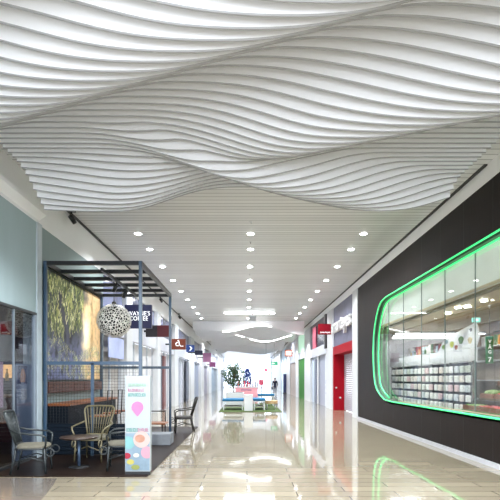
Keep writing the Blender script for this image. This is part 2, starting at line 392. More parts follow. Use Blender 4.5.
# pergola ------------------------------------------------------------------
Y0, Y1, X0, X1, ZT = 10.1, 14.0, -4.07, -2.15, 3.93
pg = thing('pergola', 'dark steel pergola frame around the cafe seating', 'pergola', ((X0+X1)/2,(Y0+Y1)/2,0))
h = .033
for (x,y) in ((X0,Y0),(X1,Y0),(X0,Y1),(X1,Y1)): MB().box(x-h,x+h,y-h,y+h,.012,ZT).build('post', frame_m, pg, bevel=.004)
for y in (Y0,10.9,11.69,12.45,13.22,Y1): MB().box(X0-h,X1+h,y-.03,y+.03,ZT-.08,ZT).build('roof_bar', blackm, pg)
for x in (X0,X1): MB().box(x-h,x+h,Y0,Y1,ZT-.085,ZT+.005).build('side_beam', blackm, pg)
zr = 1.87
MB().box(X0,X1,Y0-.025,Y0+.025,zr-.035,zr+.035).build('rail', frame_m, pg)
MB().box(X0,X1,Y1-.025,Y1+.025,zr-.035,zr+.035).build('rail', frame_m, pg)
xm = -3.12
MB().box(xm-.03,xm+.03,Y0-.025,Y0+.025,.012,zr).build('post', frame_m, pg)
sl = MB()
for i in range(8): sl.box(X0+.04,X1-.04,Y0-.015,Y0+.015,.03+i*.078,.10+i*.078)
sl.build('slat_panel', mat('navy_slats',(12,22,32),.5,spec=.15), pg)
def mesh_panel(xa,xb,za,zb,y,step=.06):
    m = MB(); x = xa
    while x <= xb: m.box(x-.002,x+.002,y-.002,y+.002,za,zb); x += step
    z = za
    while z <= zb: m.box(xa,xb,y-.002,y+.002,z-.002,z+.002); z += step
    return m
mesh_panel(X0+.04,xm-.03,.66,zr-.04,Y0).build('wire_mesh', blackm, pg)
mesh_panel(xm+.03,X1-.04,.66,zr-.04,Y0).build('wire_mesh', blackm, pg)
# track light inside the pergola
tr = thing('track_light', 'black spotlight track under the pergola roof above the globe lamp', 'track light', (-3.0,11.7,3.8))
q0, q1 = (-3.30,10.4,3.80), (-2.75,13.4,3.80)
MB().box(-3.02,-2.98,10.3,13.6,3.78,3.845).build('track', blackm, tr)
for y in (11.5,12.4):
    hd = MB().tube([(-3.0,y,3.72),(-3.08,y+.05,3.58)],.045,12).build('spot_head', blackm, tr)
    MB().tube([(-3.0,y,3.78),(-3.0,y,3.68)],.015,8).build('swivel', blackm, hd, world=True)
# mural ---------------------------------------------------------------------
def mural():
    NX, NZ = 170, 130; ya, yb, za, zb = Y0+.06, Y1-.05, 1.54, ZT-.12
    img = [[None]*(NX+1) for _ in range(NZ+1)]
    def mixc(a,b,t): t=max(0,min(1,t)); return tuple(a[i]*(1-t)+b[i]*t for i in range(3))
    for j in range(NZ+1):
        v = j/NZ
        for i in range(NX+1):
            u = i/NX
            n = noise.fractal(Vector((u*7,v*6,2)),1,2,4); n2 = noise.fractal(Vector((u*22,v*18,7)),1,2,3)
            c = mixc((84,90,124),(50,52,62),(v-.15)*2.4)
            c = mixc(c,(120,126,160),max(0,.22-abs(v-.20))*3*(.5+n))
            c = mixc(c,(196,168,124),(u-.58+.10*n)*7)
            g = math.exp(-(((u-.68)/.07)**2+((v-.50)/.20)**2)); c = mixc(c,(250,240,210),g*.95)  # bright patch, partly print, partly spotlight glow put into the colour
            if u > .78: c = mixc(c,(176,142,100),(u-.78)*4*(.6+.6*abs(n2)))
            if 0.815 < u < .825: c = mixc(c,(130,98,64),.5)
            c = mixc(c,(26,28,34),max(0,n2*1.1+.10)*(1 if u<.55 else .2))
            img[j][i] = c
    rnd = random.Random(3)
    for k in range(900):                       # hanging willow strands
        u = rnd.random()*.62; v = 1-.55*rnd.random()**1.6*(1-.5*u); L = .05+.12*rnd.random()
        c = rnd.choice([(120,128,66),(172,172,104),(84,98,50),(48,60,40),(226,222,164),(70,82,48),(38,44,38)])
        if noise.noise(Vector((u*6,v*4,9))) < -.28: continue
        s_ = int(L*NZ); dx = rnd.uniform(-.3,.3); 
        for q in range(s_):
            j = int(v*NZ)-q; i = int(u*NX+dx*q+1.5*math.sin(q*.4+k))
            for w_ in range(2):
                if 0 <= j <= NZ and 0 <= i+w_ <= NX: img[j][i+w_] = mixc(img[j][i+w_], c, .75)
    for k in range(900):                       # bushes along the lower edge
        u = rnd.random()**.8*1.0; v = .30*rnd.random()+.06*math.sin(u*9)+.02
        c = rnd.choice([(176,176,120),(124,134,90),(206,200,150),(66,78,66),(84,92,130)])
        if noise.noise(Vector((u*9,v*7,3))) < -.25: continue
        for q in range(5):
            j = int(v*NZ)+q; i = int(u*NX)+rnd.randint(-2,2)
            if 0 <= j <= NZ and 0 <= i <= NX: img[j][i] = mixc(img[j][i], c, .7)
    vs = [(XL+.02, ya+(yb-ya)*i/NX, za+(zb-za)*j/NZ) for j in range(NZ+1) for i in range(NX+1)]
    fs = [(j*(NX+1)+i, j*(NX+1)+i+1, (j+1)*(NX+1)+i+1, (j+1)*(NX+1)+i) for j in range(NZ) for i in range(NX)]
    m = MB(); m.add(vs, fs)
    mm = bpy.data.materials.new('mural_print'); mm.use_nodes = True; nt = mm.node_tree; b = nt.nodes['Principled BSDF']
    at = nt.nodes.new('ShaderNodeAttribute'); at.attribute_name = 'Col'; nt.links.new(at.outputs['Color'], b.inputs['Base Color']); b.inputs['Roughness'].default_value = .5
    root = thing('mural', 'wall mural of hanging willow branches inside the pergola', 'mural', (XL+.02,12,1.5))
    o = m.build('print', mm, root)
    ca = o.data.color_attributes.new('Col','FLOAT_COLOR','POINT')
    flat = []
    for j in range(NZ+1):
        for i in range(NX+1): flat += [*[min(.9,1.35*q) for q in lin(img[j][i])], 1]
    ca.data.foreach_set('color', flat)
    MB().box(XL-.018, XL+.018, ya-.02, yb+.02, za-.02, zb+.02).build('backing', blackm, root)
mural()
# high wooden counter and padded back strip along the mural
bc = thing('wall_counter', 'wood-topped navy counter running along the mural wall', 'counter', (-3.85,12,0))
MB().box(-4.09,-3.60,10.16,13.9,1.0,1.05).build('top', wood, bc)
MB().box(-4.09,-3.64,10.2,13.86,.02,1.0).build('body', mat('navy_cabinet',(10,18,26),.5,spec=.15), bc)
bk = thing('padded_back', 'brown padded strip on the wall between mural and wooden counter', 'wall padding', (-4.06,12,1.3))
for i in range(5):
    MB().box(-4.09,-4.03,10.2+i*.74,10.2+i*.74+.72,1.26,1.50).build('pad', brown, bk, bevel=.012)
# bar stools in black metal along the counter
def bar_stool():
    t = thing('bar_stool', 'x', 'stool')
    s_ = MB().box(-.19,.19,-.19,.19,.70,.74).build('seat', wood, t, world=False, bevel=.02)
    for a in (-1,1):
        for b in (-1,1):
            MB().tube([(a*.17,b*.17,.70),(a*.2,b*.2,.0)],.013,8).build('leg', blackm, t, world=False)
    MB().tube([(.19,-.18,.72),(.21,-.18,1.28),(.21,.18,1.28),(.19,.18,.72)],.013,8).build('back_frame', blackm, t, world=False)
    MB().tube([(-.19,-.19,.25),(.19,-.19,.25),(.19,.19,.25),(-.19,.19,.25)],.010,8,True).build('footrest', blackm, t, world=False)
    return t
s0 = None
for i, y in enumerate((11.1,12.0,12.9)):
    s = s0 = bar_stool() if s0 is None else copy_tree(s0)
    s.location = (-3.25,y,.012); s['group'] = 'bar stools inside the pergola'
    s['label'] = ['black metal bar stool nearest the front railing of the pergola','black metal bar stool in the middle of the pergola','black metal bar stool nearest the back of the pergola'][i]
# globe pendant --------------------------------------------------------------
def lattice():
    m = bpy.data.materials.new('white_lattice'); m.use_nodes = True; nt = m.node_tree; L = nt.links.new
    b = nt.nodes['Principled BSDF']; o = nt.nodes['Material Output']
    b.inputs['Base Color'].default_value = (*lin((240,238,230)),1); b.inputs['Roughness'].default_value = .5
    tc = nt.nodes.new('ShaderNodeTexCoord'); vo = nt.nodes.new('ShaderNodeTexVoronoi'); vo.feature = 'DISTANCE_TO_EDGE'; vo.inputs['Scale'].default_value = 17
    cp = nt.nodes.new('ShaderNodeMath'); cp.operation = 'GREATER_THAN'; cp.inputs[1].default_value = .125
    tr = nt.nodes.new('ShaderNodeBsdfTransparent'); mx = nt.nodes.new('ShaderNodeMixShader')
    L(tc.outputs['Object'], vo.inputs['Vector']); L(vo.outputs['Distance'], cp.inputs[0]); L(cp.outputs[0], mx.inputs[0])
    L(b.outputs[0], mx.inputs[1]); L(tr.outputs[0], mx.inputs[2]); L(mx.outputs[0], o.inputs[0]); return m
gc = P(114,321,11.6)
gp = thing('globe_pendant', 'large round white openwork globe lamp hanging in the pergola', 'lamp', gc)
MB().ball(gc,.395,48,32).build('openwork_shell', lattice(), gp)
MB().ball(gc,.345,32,20).build('dark_core', mat('unlit_inside_black',(8,8,8),.8,spec=.1), gp)  # black ball added to stand in for the unlit hollow of the globe
MB().tube([(gc.x,gc.y,gc.z+.39),(gc.x,gc.y,ZT-.04)],.008,6).build('cord', blackm, gp)
MB().lathe([(.05,.38),(.05,.43),(.015,.46)],14,gc).build('cap', blackm, gp)

# wicker chairs ---------------------------------------------------------------
def rattan_chair(frame, cushion, name='rattan_armchair'):
    t = thing(name, 'x', 'chair')
    # seat with rounded front
    m = MB(); n = 28; top, bot, edge = [], [], []
    def outline(sc_):
        out = []
        for k in range(n):
            a = 2*PI*k/n; ca, sa = math.cos(a), math.sin(a)
            out.append((.27*sc_*math.copysign(abs(ca)**.6,ca), -.01+.26*sc_*math.copysign(abs(sa)**.6,sa)))
        return out
    rings = [(.93,.405),(1.0,.42),(1.0,.445),(.9,.465),(.5,.475)]
    vs = [(x,y,z) for sc_,z in rings for x,y in outline(sc_)]; fs = []
    for i in range(len(rings)-1):
        for k in range(n): fs.append((i*n+k,i*n+(k+1)%n,(i+1)*n+(k+1)%n,(i+1)*n+k))
    fs += [tuple(range(n-1,-1,-1)), tuple((len(rings)-1)*n+k for k in range(n))]
    m.add(vs,fs,True); m.build('seat', cushion, t, world=False)
    m = MB(); m.tube([(x*1.02,y*1.02,.405) for x,y in outline(1)],.014,8,True); m.build('seat_rim', frame, t, world=False)
    # fan back
    bx = lambda s_, w: (s_*w)
    def back(u, v):     # u -1..1, v 0 bottom..1 top
        w = .19+.13*v; return (u*w, .22+.15*v-.03*(1-u*u)*-1*0+.03*(1-u*u), .47+.53*v)
    path = [back(-1,v) for v in (0,.3,.6,.82)] + [back(-.94,.93), back(-.8,1.0)] + [back(u,1.0+.02*(1-u*u)) for u in (-.5,0,.5)] + [back(.8,1.0), back(.94,.93)] + [back(1,v) for v in (.82,.6,.3,0)]
    m = MB(); m.tube(path,.017,8); m.build('back_frame', frame, t, world=False)
    m = MB(); m.tube([back(u,0) for u in (-1,-.5,0,.5,1)],.014,8)
    for k in range(9):
        u = -.8+1.6*k/8
        m.tube([back(u,0),back(u,.5),back(u,1.0)],.0085,6)
    m.build('backrest', frame, t, world=False)
    for s_ in (-1,1):
        a = MB(); a.tube([(s_*.255,.30,.72),(s_*.32,.18,.68),(s_*.34,-.02,.655),(s_*.335,-.18,.64),(s_*.30,-.25,.60),(s_*.265,-.25,.52),(s_*.25,-.235,.42)],.016,8)
        a.build('arm', frame, t, world=False)
        a = MB(); a.tube([(s_*.245,-.22,.42),(s_*.25,-.235,.2),(s_*.255,-.245,0)],[.019,.018,.016],8); a.build('leg', frame, t, world=False)
        a = MB(); a.tube([(s_*.20,.21,.47),(s_*.215,.24,.25),(s_*.235,.30,0)],[.019,.018,.016],8); a.build('leg', frame, t, world=False)
        a = MB(); cy, cz, r = -.31, .345, .062       # curled loop in front of the front leg
        a.tube([(s_*.25, cy+r*math.cos(q), cz+r*math.sin(q)) for q in [2*PI*k/18 for k in range(18)]],.011,6,True); a.build('scroll', frame, t, world=False)
        a = MB(); a.tube([(s_*.25,-.23,.2),(s_*.24,0,.27),(s_*.22,.25,.2)],.011,6); a.build('stretcher', frame, t, world=False)
    a = MB(); a.tube([(-.25,-.235,.2),(0,-.235,.29),(.25,-.235,.2)],.011,6); a.build('stretcher', frame, t, world=False)
    return t
cush = mat('beige_cushion',(108,104,90),.8,var=.08,vscale=30)
silver = mat('silver_green_lacquer',(50,55,56),.3,metal=.2); olive = mat('olive_lacquer',(112,104,78),.35,metal=.15); blackl = mat('black_lacquer',(34,31,29),.35)
ch = rattan_chair(silver, cush); ch.location = (-3.55,8.30,.012); ch.rotation_euler.z = math.radians(101); tag(ch,'silver rattan-style armchair by the cafe window, facing right','chair','armchairs on the cafe deck')
ch = rattan_chair(olive, cush); ch.location = (-2.93,9.5,.012); ch.rotation_euler.z = math.radians(-4); tag(ch,'cream rattan-style armchair behind the round table, facing the camera','chair','armchairs on the cafe deck')
ch = rattan_chair(silver, cush); ch.location = (-2.13,8.62,.012); ch.rotation_euler.z = math.radians(-80); tag(ch,'silver rattan-style armchair half hidden behind the white totem','chair','armchairs on the cafe deck')
ch = rattan_chair(blackl, mat('dark_cushion',(60,56,54),.8)); ch.location = (-1.83,14.45,.012); ch.rotation_euler.z = math.radians(-78); tag(ch,'black rattan-style armchair at the back edge of the deck','chair','armchairs on the cafe deck')
# round table
tx, ty = -2.93, 8.72
t = thing('side_table', 'low round dark table among the rattan armchairs', 'table', (tx,ty,.012))
MB().lathe([(.30,.50),(.325,.515),(.325,.53),(.31,.54)],36,(tx,ty,.012)).build('table_top', mat('dark_walnut',(58,44,36),.3,var=.2), t)
MB().lathe([(.028,.02),(.028,.50)],16,(tx,ty,.012)).build('pole', mat('blue_steel',(84,104,128),.3,metal=.5), t)
MB().lathe([(.17,0),(.17,.012),(.03,.025)],28,(tx,ty,.012)).build('base', blackm, t)
# totem -------------------------------------------------------------------------
tx0, tx1, tY = -1.964, -1.562, 8.05
t = thing('totem_sign', 'white advertising totem with pink drop and macaroons at the deck edge', 'sign', ((tx0+tx1)/2,tY+.06,.012))
MB().box(tx0,tx1,tY,tY+.13,.012,.06).build('base', blackm, t)
MB().box(tx0,tx1,tY,tY+.13,.06,1.60).build('panel', mat('totem_white',(158,166,168),.4,var=.02), t, bevel=.004)
def pc(u, v): return (tx0+(tx1-tx0)*u, .06+1.54*v)
def disc(cu, cv, ru, nm_, m, k=0, rz=1.0, n=28, drop=False):
    cx, cz = pc(cu, cv); r = ru*(tx1-tx0)
    pl = []
    for i in range(n):
        a = 2*PI*i/n; rr = r
        x = cx+rr*math.cos(a); z = cz+rr*math.sin(a)*rz
        if drop and math.sin(a) < -.2: x = cx+rr*math.cos(a)*(1-.65*min(1,(-math.sin(a)-.2)/.8)); z = cz+rr*math.sin(a)*1.5
        pl.append((min(tx1-.004,max(tx0+.004,x)),max(.07,z)))
    o = MB(); o.prism(pl,'y',tY-.002-.0012*k,tY-.0005); return o.build(nm_, m, t)
a, b = pc(.02,.01), pc(.98,.40)
MB().box(a[0],b[0],tY-.0015,tY,a[1],b[1]).build('photo_print', mat('slate_print',(118,138,152),.5,var=.15,vscale=9), t)
disc(.12,.30,.26,'mint_cup',mat('mint_print',(112,160,160),.5,var=.1),1)
disc(.66,.335,.33,'coffee_cup',mat('cup_print',(184,160,154),.5,var=.05),2); disc(.60,.345,.2,'coffee_foam',mat('foam_print',(170,124,104),.5,var=.2,vscale=12),3,.8)
disc(.88,.20,.24,'pink_cup',mat('pink_cup_print',(184,134,148),.5,var=.05),2)
disc(.08,.165,.15,'red_macaroon',mat('red_print',(150,24,50),.5),3,.8); disc(.22,.10,.15,'yellow_macaroon',mat('lemon_print',(172,162,84),.5),3,.7); disc(.42,.045,.17,'olive_macaroon',mat('olive_print',(132,138,70),.5),3,.6); disc(.45,.17,.12,'white_macaroon',mat('cream_print',(186,186,176),.5),3,.7)
disc(.5,.67,.24,'pink_drop',mat('pink_print',(188,108,152),.5),1,1.0,28,True)
def glyph_row(v, hgt, m, u0, u1, seed):      # tiny lettering, too small to read in the photograph
    rnd = random.Random(seed); g = MB(); u = u0; x, z0 = pc(0,v)
    while u < u1:
        wd = rnd.choice((.045,.055,.065)); xa = tx0+(tx1-tx0)*u; xb = tx0+(tx1-tx0)*(u+wd-.015); zz = .06+1.54*v
        g.box(xa,xa+.005,tY-.002,tY-.0005,zz,zz+hgt); q = rnd.random()
        if q < .5: g.box(xa,xb,tY-.002,tY-.0005,zz+hgt-.008,zz+hgt)
        if q > .25: g.box(xa,xb,tY-.002,tY-.0005,zz,zz+.008)
        if q > .6 or q < .2: g.box(xa,xb,tY-.002,tY-.0005,zz+hgt*.45,zz+hgt*.6)
        if q < .75: g.box(xb-.005,xb,tY-.002,tY-.0005,zz,zz+hgt)
        u += wd
    g.build('lettering', m, t)
tpink = mat('text_pink',(170,92,124),.5); ttl = mat('text_teal',(70,142,132),.5); tgr = mat('text_green',(128,168,138),.5)
glyph_row(.89,.045,tgr,.14,.84,1); glyph_row(.835,.05,tpink,.12,.72,2); glyph_row(.785,.05,ttl,.12,.80,3)
glyph_row(.415,.06,ttl,.06,.48,4); glyph_row(.415,.06,tpink,.50,.92,5)

# bench, block further back on the deck
t = thing('sled_bench', 'wooden-seated bench with black sled frame behind the white totem', 'bench', (-2.25,12.6,.012))
MB().box(-2.75,-2.02,12.35,12.85,.42,.46).build('seat', wood, t, bevel=.01)
for x in (-2.66,-2.10):
    MB().tube([(x,12.4,.44),(x,12.38,.03),(x,12.85,.03),(x,12.83,.44)],.016,8).build('sled_leg', blackm, t)
MB().tube([(-2.66,12.85,.44),(-2.66,12.9,.72),(-2.10,12.9,.72),(-2.10,12.85,.44)],.016,8).build('back_frame', blackm, t)
tag(MB().box(-2.62,-1.78,11.6,12.15,.012,.27).build('concrete_block', grey_conc, bevel=.01),'low grey concrete block on the deck in front of the sled bench','block')
t = thing('small_shrub', 'small potted shrub hung at the back railing of the pergola', 'plant', (-3.0,13.75,1.0))
MB().lathe([(.10,0),(.14,.2),(.12,.2)],16,(-3.0,13.75,1.0)).build('pot', grey_conc, t)
lf = MB(); rnd = random.Random(5)
for i in range(60):
    a, b2 = rnd.random()*6.28, rnd.random()*1.4; r = .1+.16*rnd.random(); c = Vector((-3.0+r*math.cos(a)*math.sin(b2), 13.75+r*math.sin(a)*math.sin(b2), 1.3+r*math.cos(b2)*1.3))
    lf.ball(c,(.035,.035,.018),6,4)
lf.build('foliage', mat('grey_leaf',(86,96,84),.6), t)
MB().tube([(-3.0,13.75,1.18),(-3.0,13.75,1.4)],.015,6).build('stem', brown, t)
t = thing('plant_stand', 'grey pedestal carrying the small shrub in the pergola', 'stand', (-3.0,13.75,.012))
MB().box(-3.14,-2.86,13.61,13.89,.012,1.0).build('column', grey_conc, t, bevel=.01)
MB().box(-3.17,-2.83,13.58,13.92,.012,.05).build('foot', blackm, t)

# left shopfronts ------------------------------------------------------------------
def LY(px): return 4.12*F/(VX-px)
pil = [(125,131),(156.5,159.5),(174,177.5),(190,193.5),(200.5,203.5),(208.5,211),(217,220.5)]
for a, b in pil: struct(MB().box(XL-.25, XL+.06, LY(a), LY(b), 0, 4.62).build(nm('trim'), white))
bays = [(14.4,LY(125))]+[(LY(pil[i][1]),LY(pil[i+1][0])) for i in range(6)]+[(LY(220.5),92)]
fascia_m = mat('fascia_white',(204,206,216),.45,var=.02); trans_m = mat('lavender_glazing',(112,118,150),.12,var=.25,vscale=1.2,spec=.7)
lav = [ (170,164,158), (214,214,216), (206,204,210), (196,200,214), (126,142,176), (166,156,188), (150,190,222), (216,226,240)]
for i, (a, b) in enumerate(bays):
    struct(MB().box(XL-.2, XL-.02, a, b, 2.92, 3.62).build(nm('trim'), fascia_m))
    struct(MB().box(XL-.16, XL-.10, a, b, 3.62, 4.62).build(nm('window'), trans_m))
    d = struct(MB().box(XL-.30, XL-.22, a, b, 0, 2.92).build(nm('door'), mat(f'shutter_{i}', lav[i], .35, var=.05, vscale=3)))
    n = max(2, int((b-a)/1.1)); fm = MB()
    for k in range(n+1):
        y = a+(b-a)*k/n; y = min(max(y,a+.03),b-.03); fm.box(XL-.22,XL-.16,y-.03,y+.03,0,2.92)
    fm.build('door_frame', mat('door_frame_grey',(186,190,198),.4), d)
# dark vertical door leaves at the third bay
for i,(pa, pb, m, lb) in enumerate(((161.2,163.0,mat('ink_panel',(34,36,60),.4),'narrow dark blue vertical panel at a shop entrance behind the pergola'),(164.3,166.6,mat('maroon_panel',(104,46,40),.4),'narrow red-brown vertical panel at a shop entrance behind the pergola'))):
    tag(MB().box(XL-.1,XL-.04,LY(pa),LY(pb),.02,2.7).build('entrance_panel', m), lb, 'panel')
tag(MB().box(XL-.1,XL-.04,LY(187),LY(189.3),.02,2.75).build('entrance_panel', mat('dark_gap',(62,66,84),.4)),'dark vertical entrance panel on the left before the blue-grey shutter','panel')
tag(MB().box(XL-.1,XL-.04,LY(178.5),LY(180),.02,2.75).build('entrance_panel', mat('grey_blue_gap',(120,126,146),.4)),'grey-blue vertical entrance panel on the left below the rust sign','panel')
# poster photos on the fascia behind the globe
tag(MB().box(XL+.0,XL+.03,14.8,16.6,2.2,2.85).build('light_box', mat('bluish_screen',(176,186,226),.4)),'pale bluish light box on the wall behind the globe lamp','light box')

# blade signs ------------------------------------------------------------------------
def blade(name, label, xr, ya, yb, Y, XW, m, wpx, edge=None, text=None):
    X_r = (xr-VX)*Y/F; X_l = (xr-wpx-VX)*Y/F
    za, zb = CH+(VY-yb)*Y/F, CH+(VY-ya)*Y/F
    t = thing(name, label, 'sign', ((X_l+X_r)/2,Y,za), 0, 'blade signs along the shopfronts')
    MB().box(X_l,X_r,Y-.07,Y+.07,za,zb).build('panel', m, t, bevel=.01)
    xa, xb = (XW,X_l) if XW < X_l else (X_r,XW)
    if xb-xa > .005: MB().box(xa-.03,xb+.03,Y-.03,Y+.03,(za+zb)/2-.04,(za+zb)/2+.04).build('bracket', blackm, t)
    return t, X_l, X_r, za, zb
t, a, b, c, d = blade('shop_sign','navy sign with white lettering hanging behind the globe lamp',152,305,328.5,16.3,XL,navy,27)
text_obj('lettering',"WAYNE'S\nCOFFEE",letter,t,((a+b)/2+.02,16.225,(c+d)/2+.02),width=(b-a)*.84,height=(d-c)*.40,bold=.006,space=1.05)
t, a, b, c, d = blade('shop_sign','dark red and black sign between the navy and the rust ones',170,325.5,337,20.1,XL,darkred,24)
MB().box(a-.001,a+(b-a)*.48,20.025,20.035,c-.001,d+.001).build('black_field', mat('black_board',(22,16,20),.4), t)
t, a, b, c, d = blade('shop_sign','rust brown sign with a small white emblem',185.7,339,349.6,25.4,XL,rust,14.6)
cx, cz = (a+b)/2, (c+d)/2
e = MB().tube([(cx-.03,25.325,cz+.1),(cx-.13,25.325,cz+.03),(cx-.1,25.325,cz-.07),(cx+.02,25.325,cz-.08)],.028,8)
e.tube([(cx+.03,25.325,cz+.16),(cx+.06,25.325,cz-.02),(cx+.12,25.325,cz-.1),(cx+.26,25.325,cz-.1)],.024,8); e.ball((cx,25.325,cz+.18),.035)
e.build('emblem', letter, t)
t, a, b, c, d = blade('shop_sign','blue sign with a white chevron',194.5,345,352,29.5,XL,bluesign,8.2)
cx, cz = (a+b)/2, (c+d)/2
MB().prism([(cx-.06,cz+.13),(cx+.02,cz+.13),(cx+.12,cz),(cx+.02,cz-.13),(cx-.06,cz-.13),(cx+.03,cz)],'y',29.41,29.43).build('chevron', letter, t)
blade('shop_sign','small dark navy sign beyond the chevron sign',202.8,350.5,355,34.8,XL,mat('ink_board',(22,28,58),.4),8)
blade('shop_sign','pale pink sign far along the left shopfronts',211,353,362,42,XL,mat('pale_pink_board',(170,110,150),.4),8)
blade('shop_sign','small violet-pink sign, the furthest on the left',215.5,362,367,52,XL,mat('violet_pink_board',(150,80,130),.4),6)
# spotlights on the left ceiling groove
for i, (x, y) in enumerate(((68,216),(159,309),(178,313),(193.5,327))):
    Y = F*4.08/(VX-x)*1.0
    t = thing('spotlight', ['black ceiling spotlight at the left end of the wavy canopy','black ceiling spotlight above the pergola post','black ceiling spotlight above the rust sign','black ceiling spotlight above the chevron sign'][i], 'spotlight', (-4.0,Y,5.39), 0, 'black spotlights along the left groove')
    MB().tube([(-4.0,Y,5.39),(-4.0,Y,5.24)],.014,8).build('stem', blackm, t)
    MB().tube([(-4.02,Y-.04,5.26),(-3.96,Y+.10,5.14)],.055,12).build('head', blackm, t)
    MB().box(-4.05,-3.95,Y-.15,Y+.15,5.388,5.42).build('rail_adapter', blackm, t)

# ------------------------------------------------------------------ right side: dark wall with window
XR = 4.33
def dark_wall_mat():
    m = mat('espresso_veneer',(25,18,16),.5,var=.35,vscale=5,stretch=(1,9,.25),spec=.14)
    return m
prof = [(3.6,.85),(15.0,.862),(15.75,.90),(16.28,1.045),(16.65,1.20),(16.88,1.40),(17.03,1.75),(17.1,2.15),(17.12,2.47),(17.06,2.98),(16.9,3.35),(16.68,3.66),(16.4,3.92),(16.1,4.05),(15.6,4.11),(3.6,4.11)]
def wall_with_hole():
    cu = bpy.data.curves.new('w','CURVE'); cu.dimensions = '2D'; cu.fill_mode = 'BOTH'; cu.extrude = .05
    for pl in ([(2.6,.09),(19.5,.09),(19.5,5.10),(2.6,5.10)], prof):
        s = cu.splines.new('POLY'); s.points.add(len(pl)-1); s.use_cyclic_u = True
        for i, (y,z) in enumerate(pl): s.points[i].co = (y,z,0,1)
    t = bpy.data.objects.new('w',cu); COL.objects.link(t)
    dg = bpy.context.evaluated_depsgraph_get(); dg.update()
    me = bpy.data.meshes.new_from_object(t.evaluated_get(dg)); bpy.data.objects.remove(t)
    for v in me.vertices: y,z,w = v.co; v.co = (XR+.05+w, y, z)
    me.materials.clear(); me.materials.append(dark_wall_mat())
    o = bpy.data.objects.new('wall_right', me); COL.objects.link(o); WORLD[o.name] = Vector((0,0,0)); struct(o); return o
wr = wall_with_hole()
sm_ = MB(); y = 5.2
while y < 19.4:
    sm_.box(XR-.0015,XR+.01,y-.006,y+.006,.09,.84)
    if y > 17.2: sm_.box(XR-.0015,XR+.01,y-.006,y+.006,.84,5.1)
    else: sm_.box(XR-.0015,XR+.01,y-.006,y+.006,4.18,5.1)
    y += 1.2
struct(sm_.build('trim_panel_joints', mat('joint_black',(18,16,16),.5)))
struct(MB().box(XR-.03,XR+.08,2.6,19.5,0,.09).build('baseboard_right', mat('baseboard_metal',(196,198,204),.3,metal=.2)))
struct(MB().box(XR,XR+.15,2.6,92,5.10,5.42).build('wall_right_bulkhead', bulk))
# green-lit surround
sw = thing('shop_window', 'huge rounded shop window with glowing green surround in the dark wall', 'window', (XR+.1,10,.85))
def offs(d):
    cyy, czz = 8.0, 2.48; out = []
    N = len(prof)
    for i,(y,z) in enumerate(prof):
        a, b = prof[i-1] if i else (prof[0][0]-1,prof[0][1]), prof[(i+1)] if i < N-1 else (prof[-1][0]-1,prof[-1][1])
        t = Vector((b[0]-a[0], b[1]-a[1])).normalized(); n = Vector((-t.y, t.x)); out.append((y+n.x*d, z+n.y*d))
    return out
rv = MB(); p0, p1 = prof, offs(.02)
n = len(prof)
rv.add([(XR,y,z) for y,z in prof]+[(XR+.19,y,z) for y,z in p1], [(i,i+1,n+i+1,n+i) for i in range(n-1)])
rv.build('reveal', mat('reveal_grey',(96,116,104),.4), sw)
MB().tube([(XR-.015,y,z) for y,z in offs(.01)],.019,8).build('outer_light_tube', green_e, sw)
MB().tube([(XR+.155,y,z) for y,z in offs(.06)[2:]],.022,8).build('inner_light_tube', green_e, sw)
MB().tube([(XR+.07,y,z) for y,z in offs(.0)],.03,8).build('dark_gasket', mat('gasket_green',(16,60,40),.4), sw)
sglass = glass_mat('shop_glass',(250,252,251),.008,.22)
GX = XR+.20
seams = [17.1,16.0,14.5,13.0,11.46,9.94,8.4,6.9,5.4,3.9]
import bisect
for i in range(len(seams)-1):
    a, b = seams[i+1]+.006, seams[i]-.006
    zl, zh = (.9,4.08) if i > 0 else (1.1,3.9)
    if i == 0: MB().prism([(a,.95),(16.25,1.12),(16.75,1.5),(17.0,2.1),(17.04,2.5),(16.98,3.0),(16.65,3.6),(a,4.02)],'x',GX,GX+.012).build('glass_pane', sglass, sw)
    else: MB().box(GX,GX+.012,a,b,zl,zh).build('glass_pane', sglass, sw)
    MB().box(GX-.003,GX+.016,a-.012,a-.001,.9,4.08).build('seam', mat('seam_grey',(120,134,130),.4), sw)
MB().box(GX-.2,GX+.25,2.7,15.4,.80,.865).build('sill', mat('beige_sill',(178,164,136),.4,var=.1), sw)
# shop interior
ib = mat('beige_ceiling',(206,190,154),.5,var=.04,vscale=1); iw = mat('shop_wall_cream',(146,136,124),.6,var=.05)
struct(MB().box(GX+.02,11,2.6,19.5,3.30,3.36).build('ceiling_shop', ib))
struct(MB().box(10.9,11,2.6,19.5,0,3.3).build('wall_shop_back', iw))
struct(MB().box(XR+.1,11,19.4,19.5,0,3.4).build('wall_shop_end', mat('shop_end_white',(206,206,212),.6)))
struct(MB().box(XR+.1,11,2.6,2.7,0,5.0).build('wall_shop_near', iw))
def frost():
    m = bpy.data.materials.new('frosted_film'); m.use_nodes = True; nt = m.node_tree; L = nt.links.new
    b = nt.nodes['Principled BSDF']; b.inputs['Base Color'].default_value = (*lin((226,232,230)),1); b.inputs['Roughness'].default_value = .6
    tr = nt.nodes.new('ShaderNodeBsdfTranslucent'); tr.inputs[0].default_value = (*lin((236,242,240)),1); mx = nt.nodes.new('ShaderNodeMixShader'); mx.inputs[0].default_value = .6
    L(b.outputs[0],mx.inputs[1]); L(tr.outputs[0],mx.inputs[2]); L(mx.outputs[0],nt.nodes['Material Output'].inputs[0]); return m
MB().add([(GX+.03,2.7,3.28),(GX+.03,17.0,3.28),(GX+.03,17.0,4.2),(GX+.03,2.7,4.2)],[(0,1,2,3)]).build('frosted_film', frost(), sw)
struct(MB().box(5.9,5.95,2.7,19.4,3.36,5.0).build('wall_shop_cavity', white))
struct(MB().box(XR+.1,5.95,2.7,19.4,5.0,5.05).build('ceiling_shop_cavity', white))
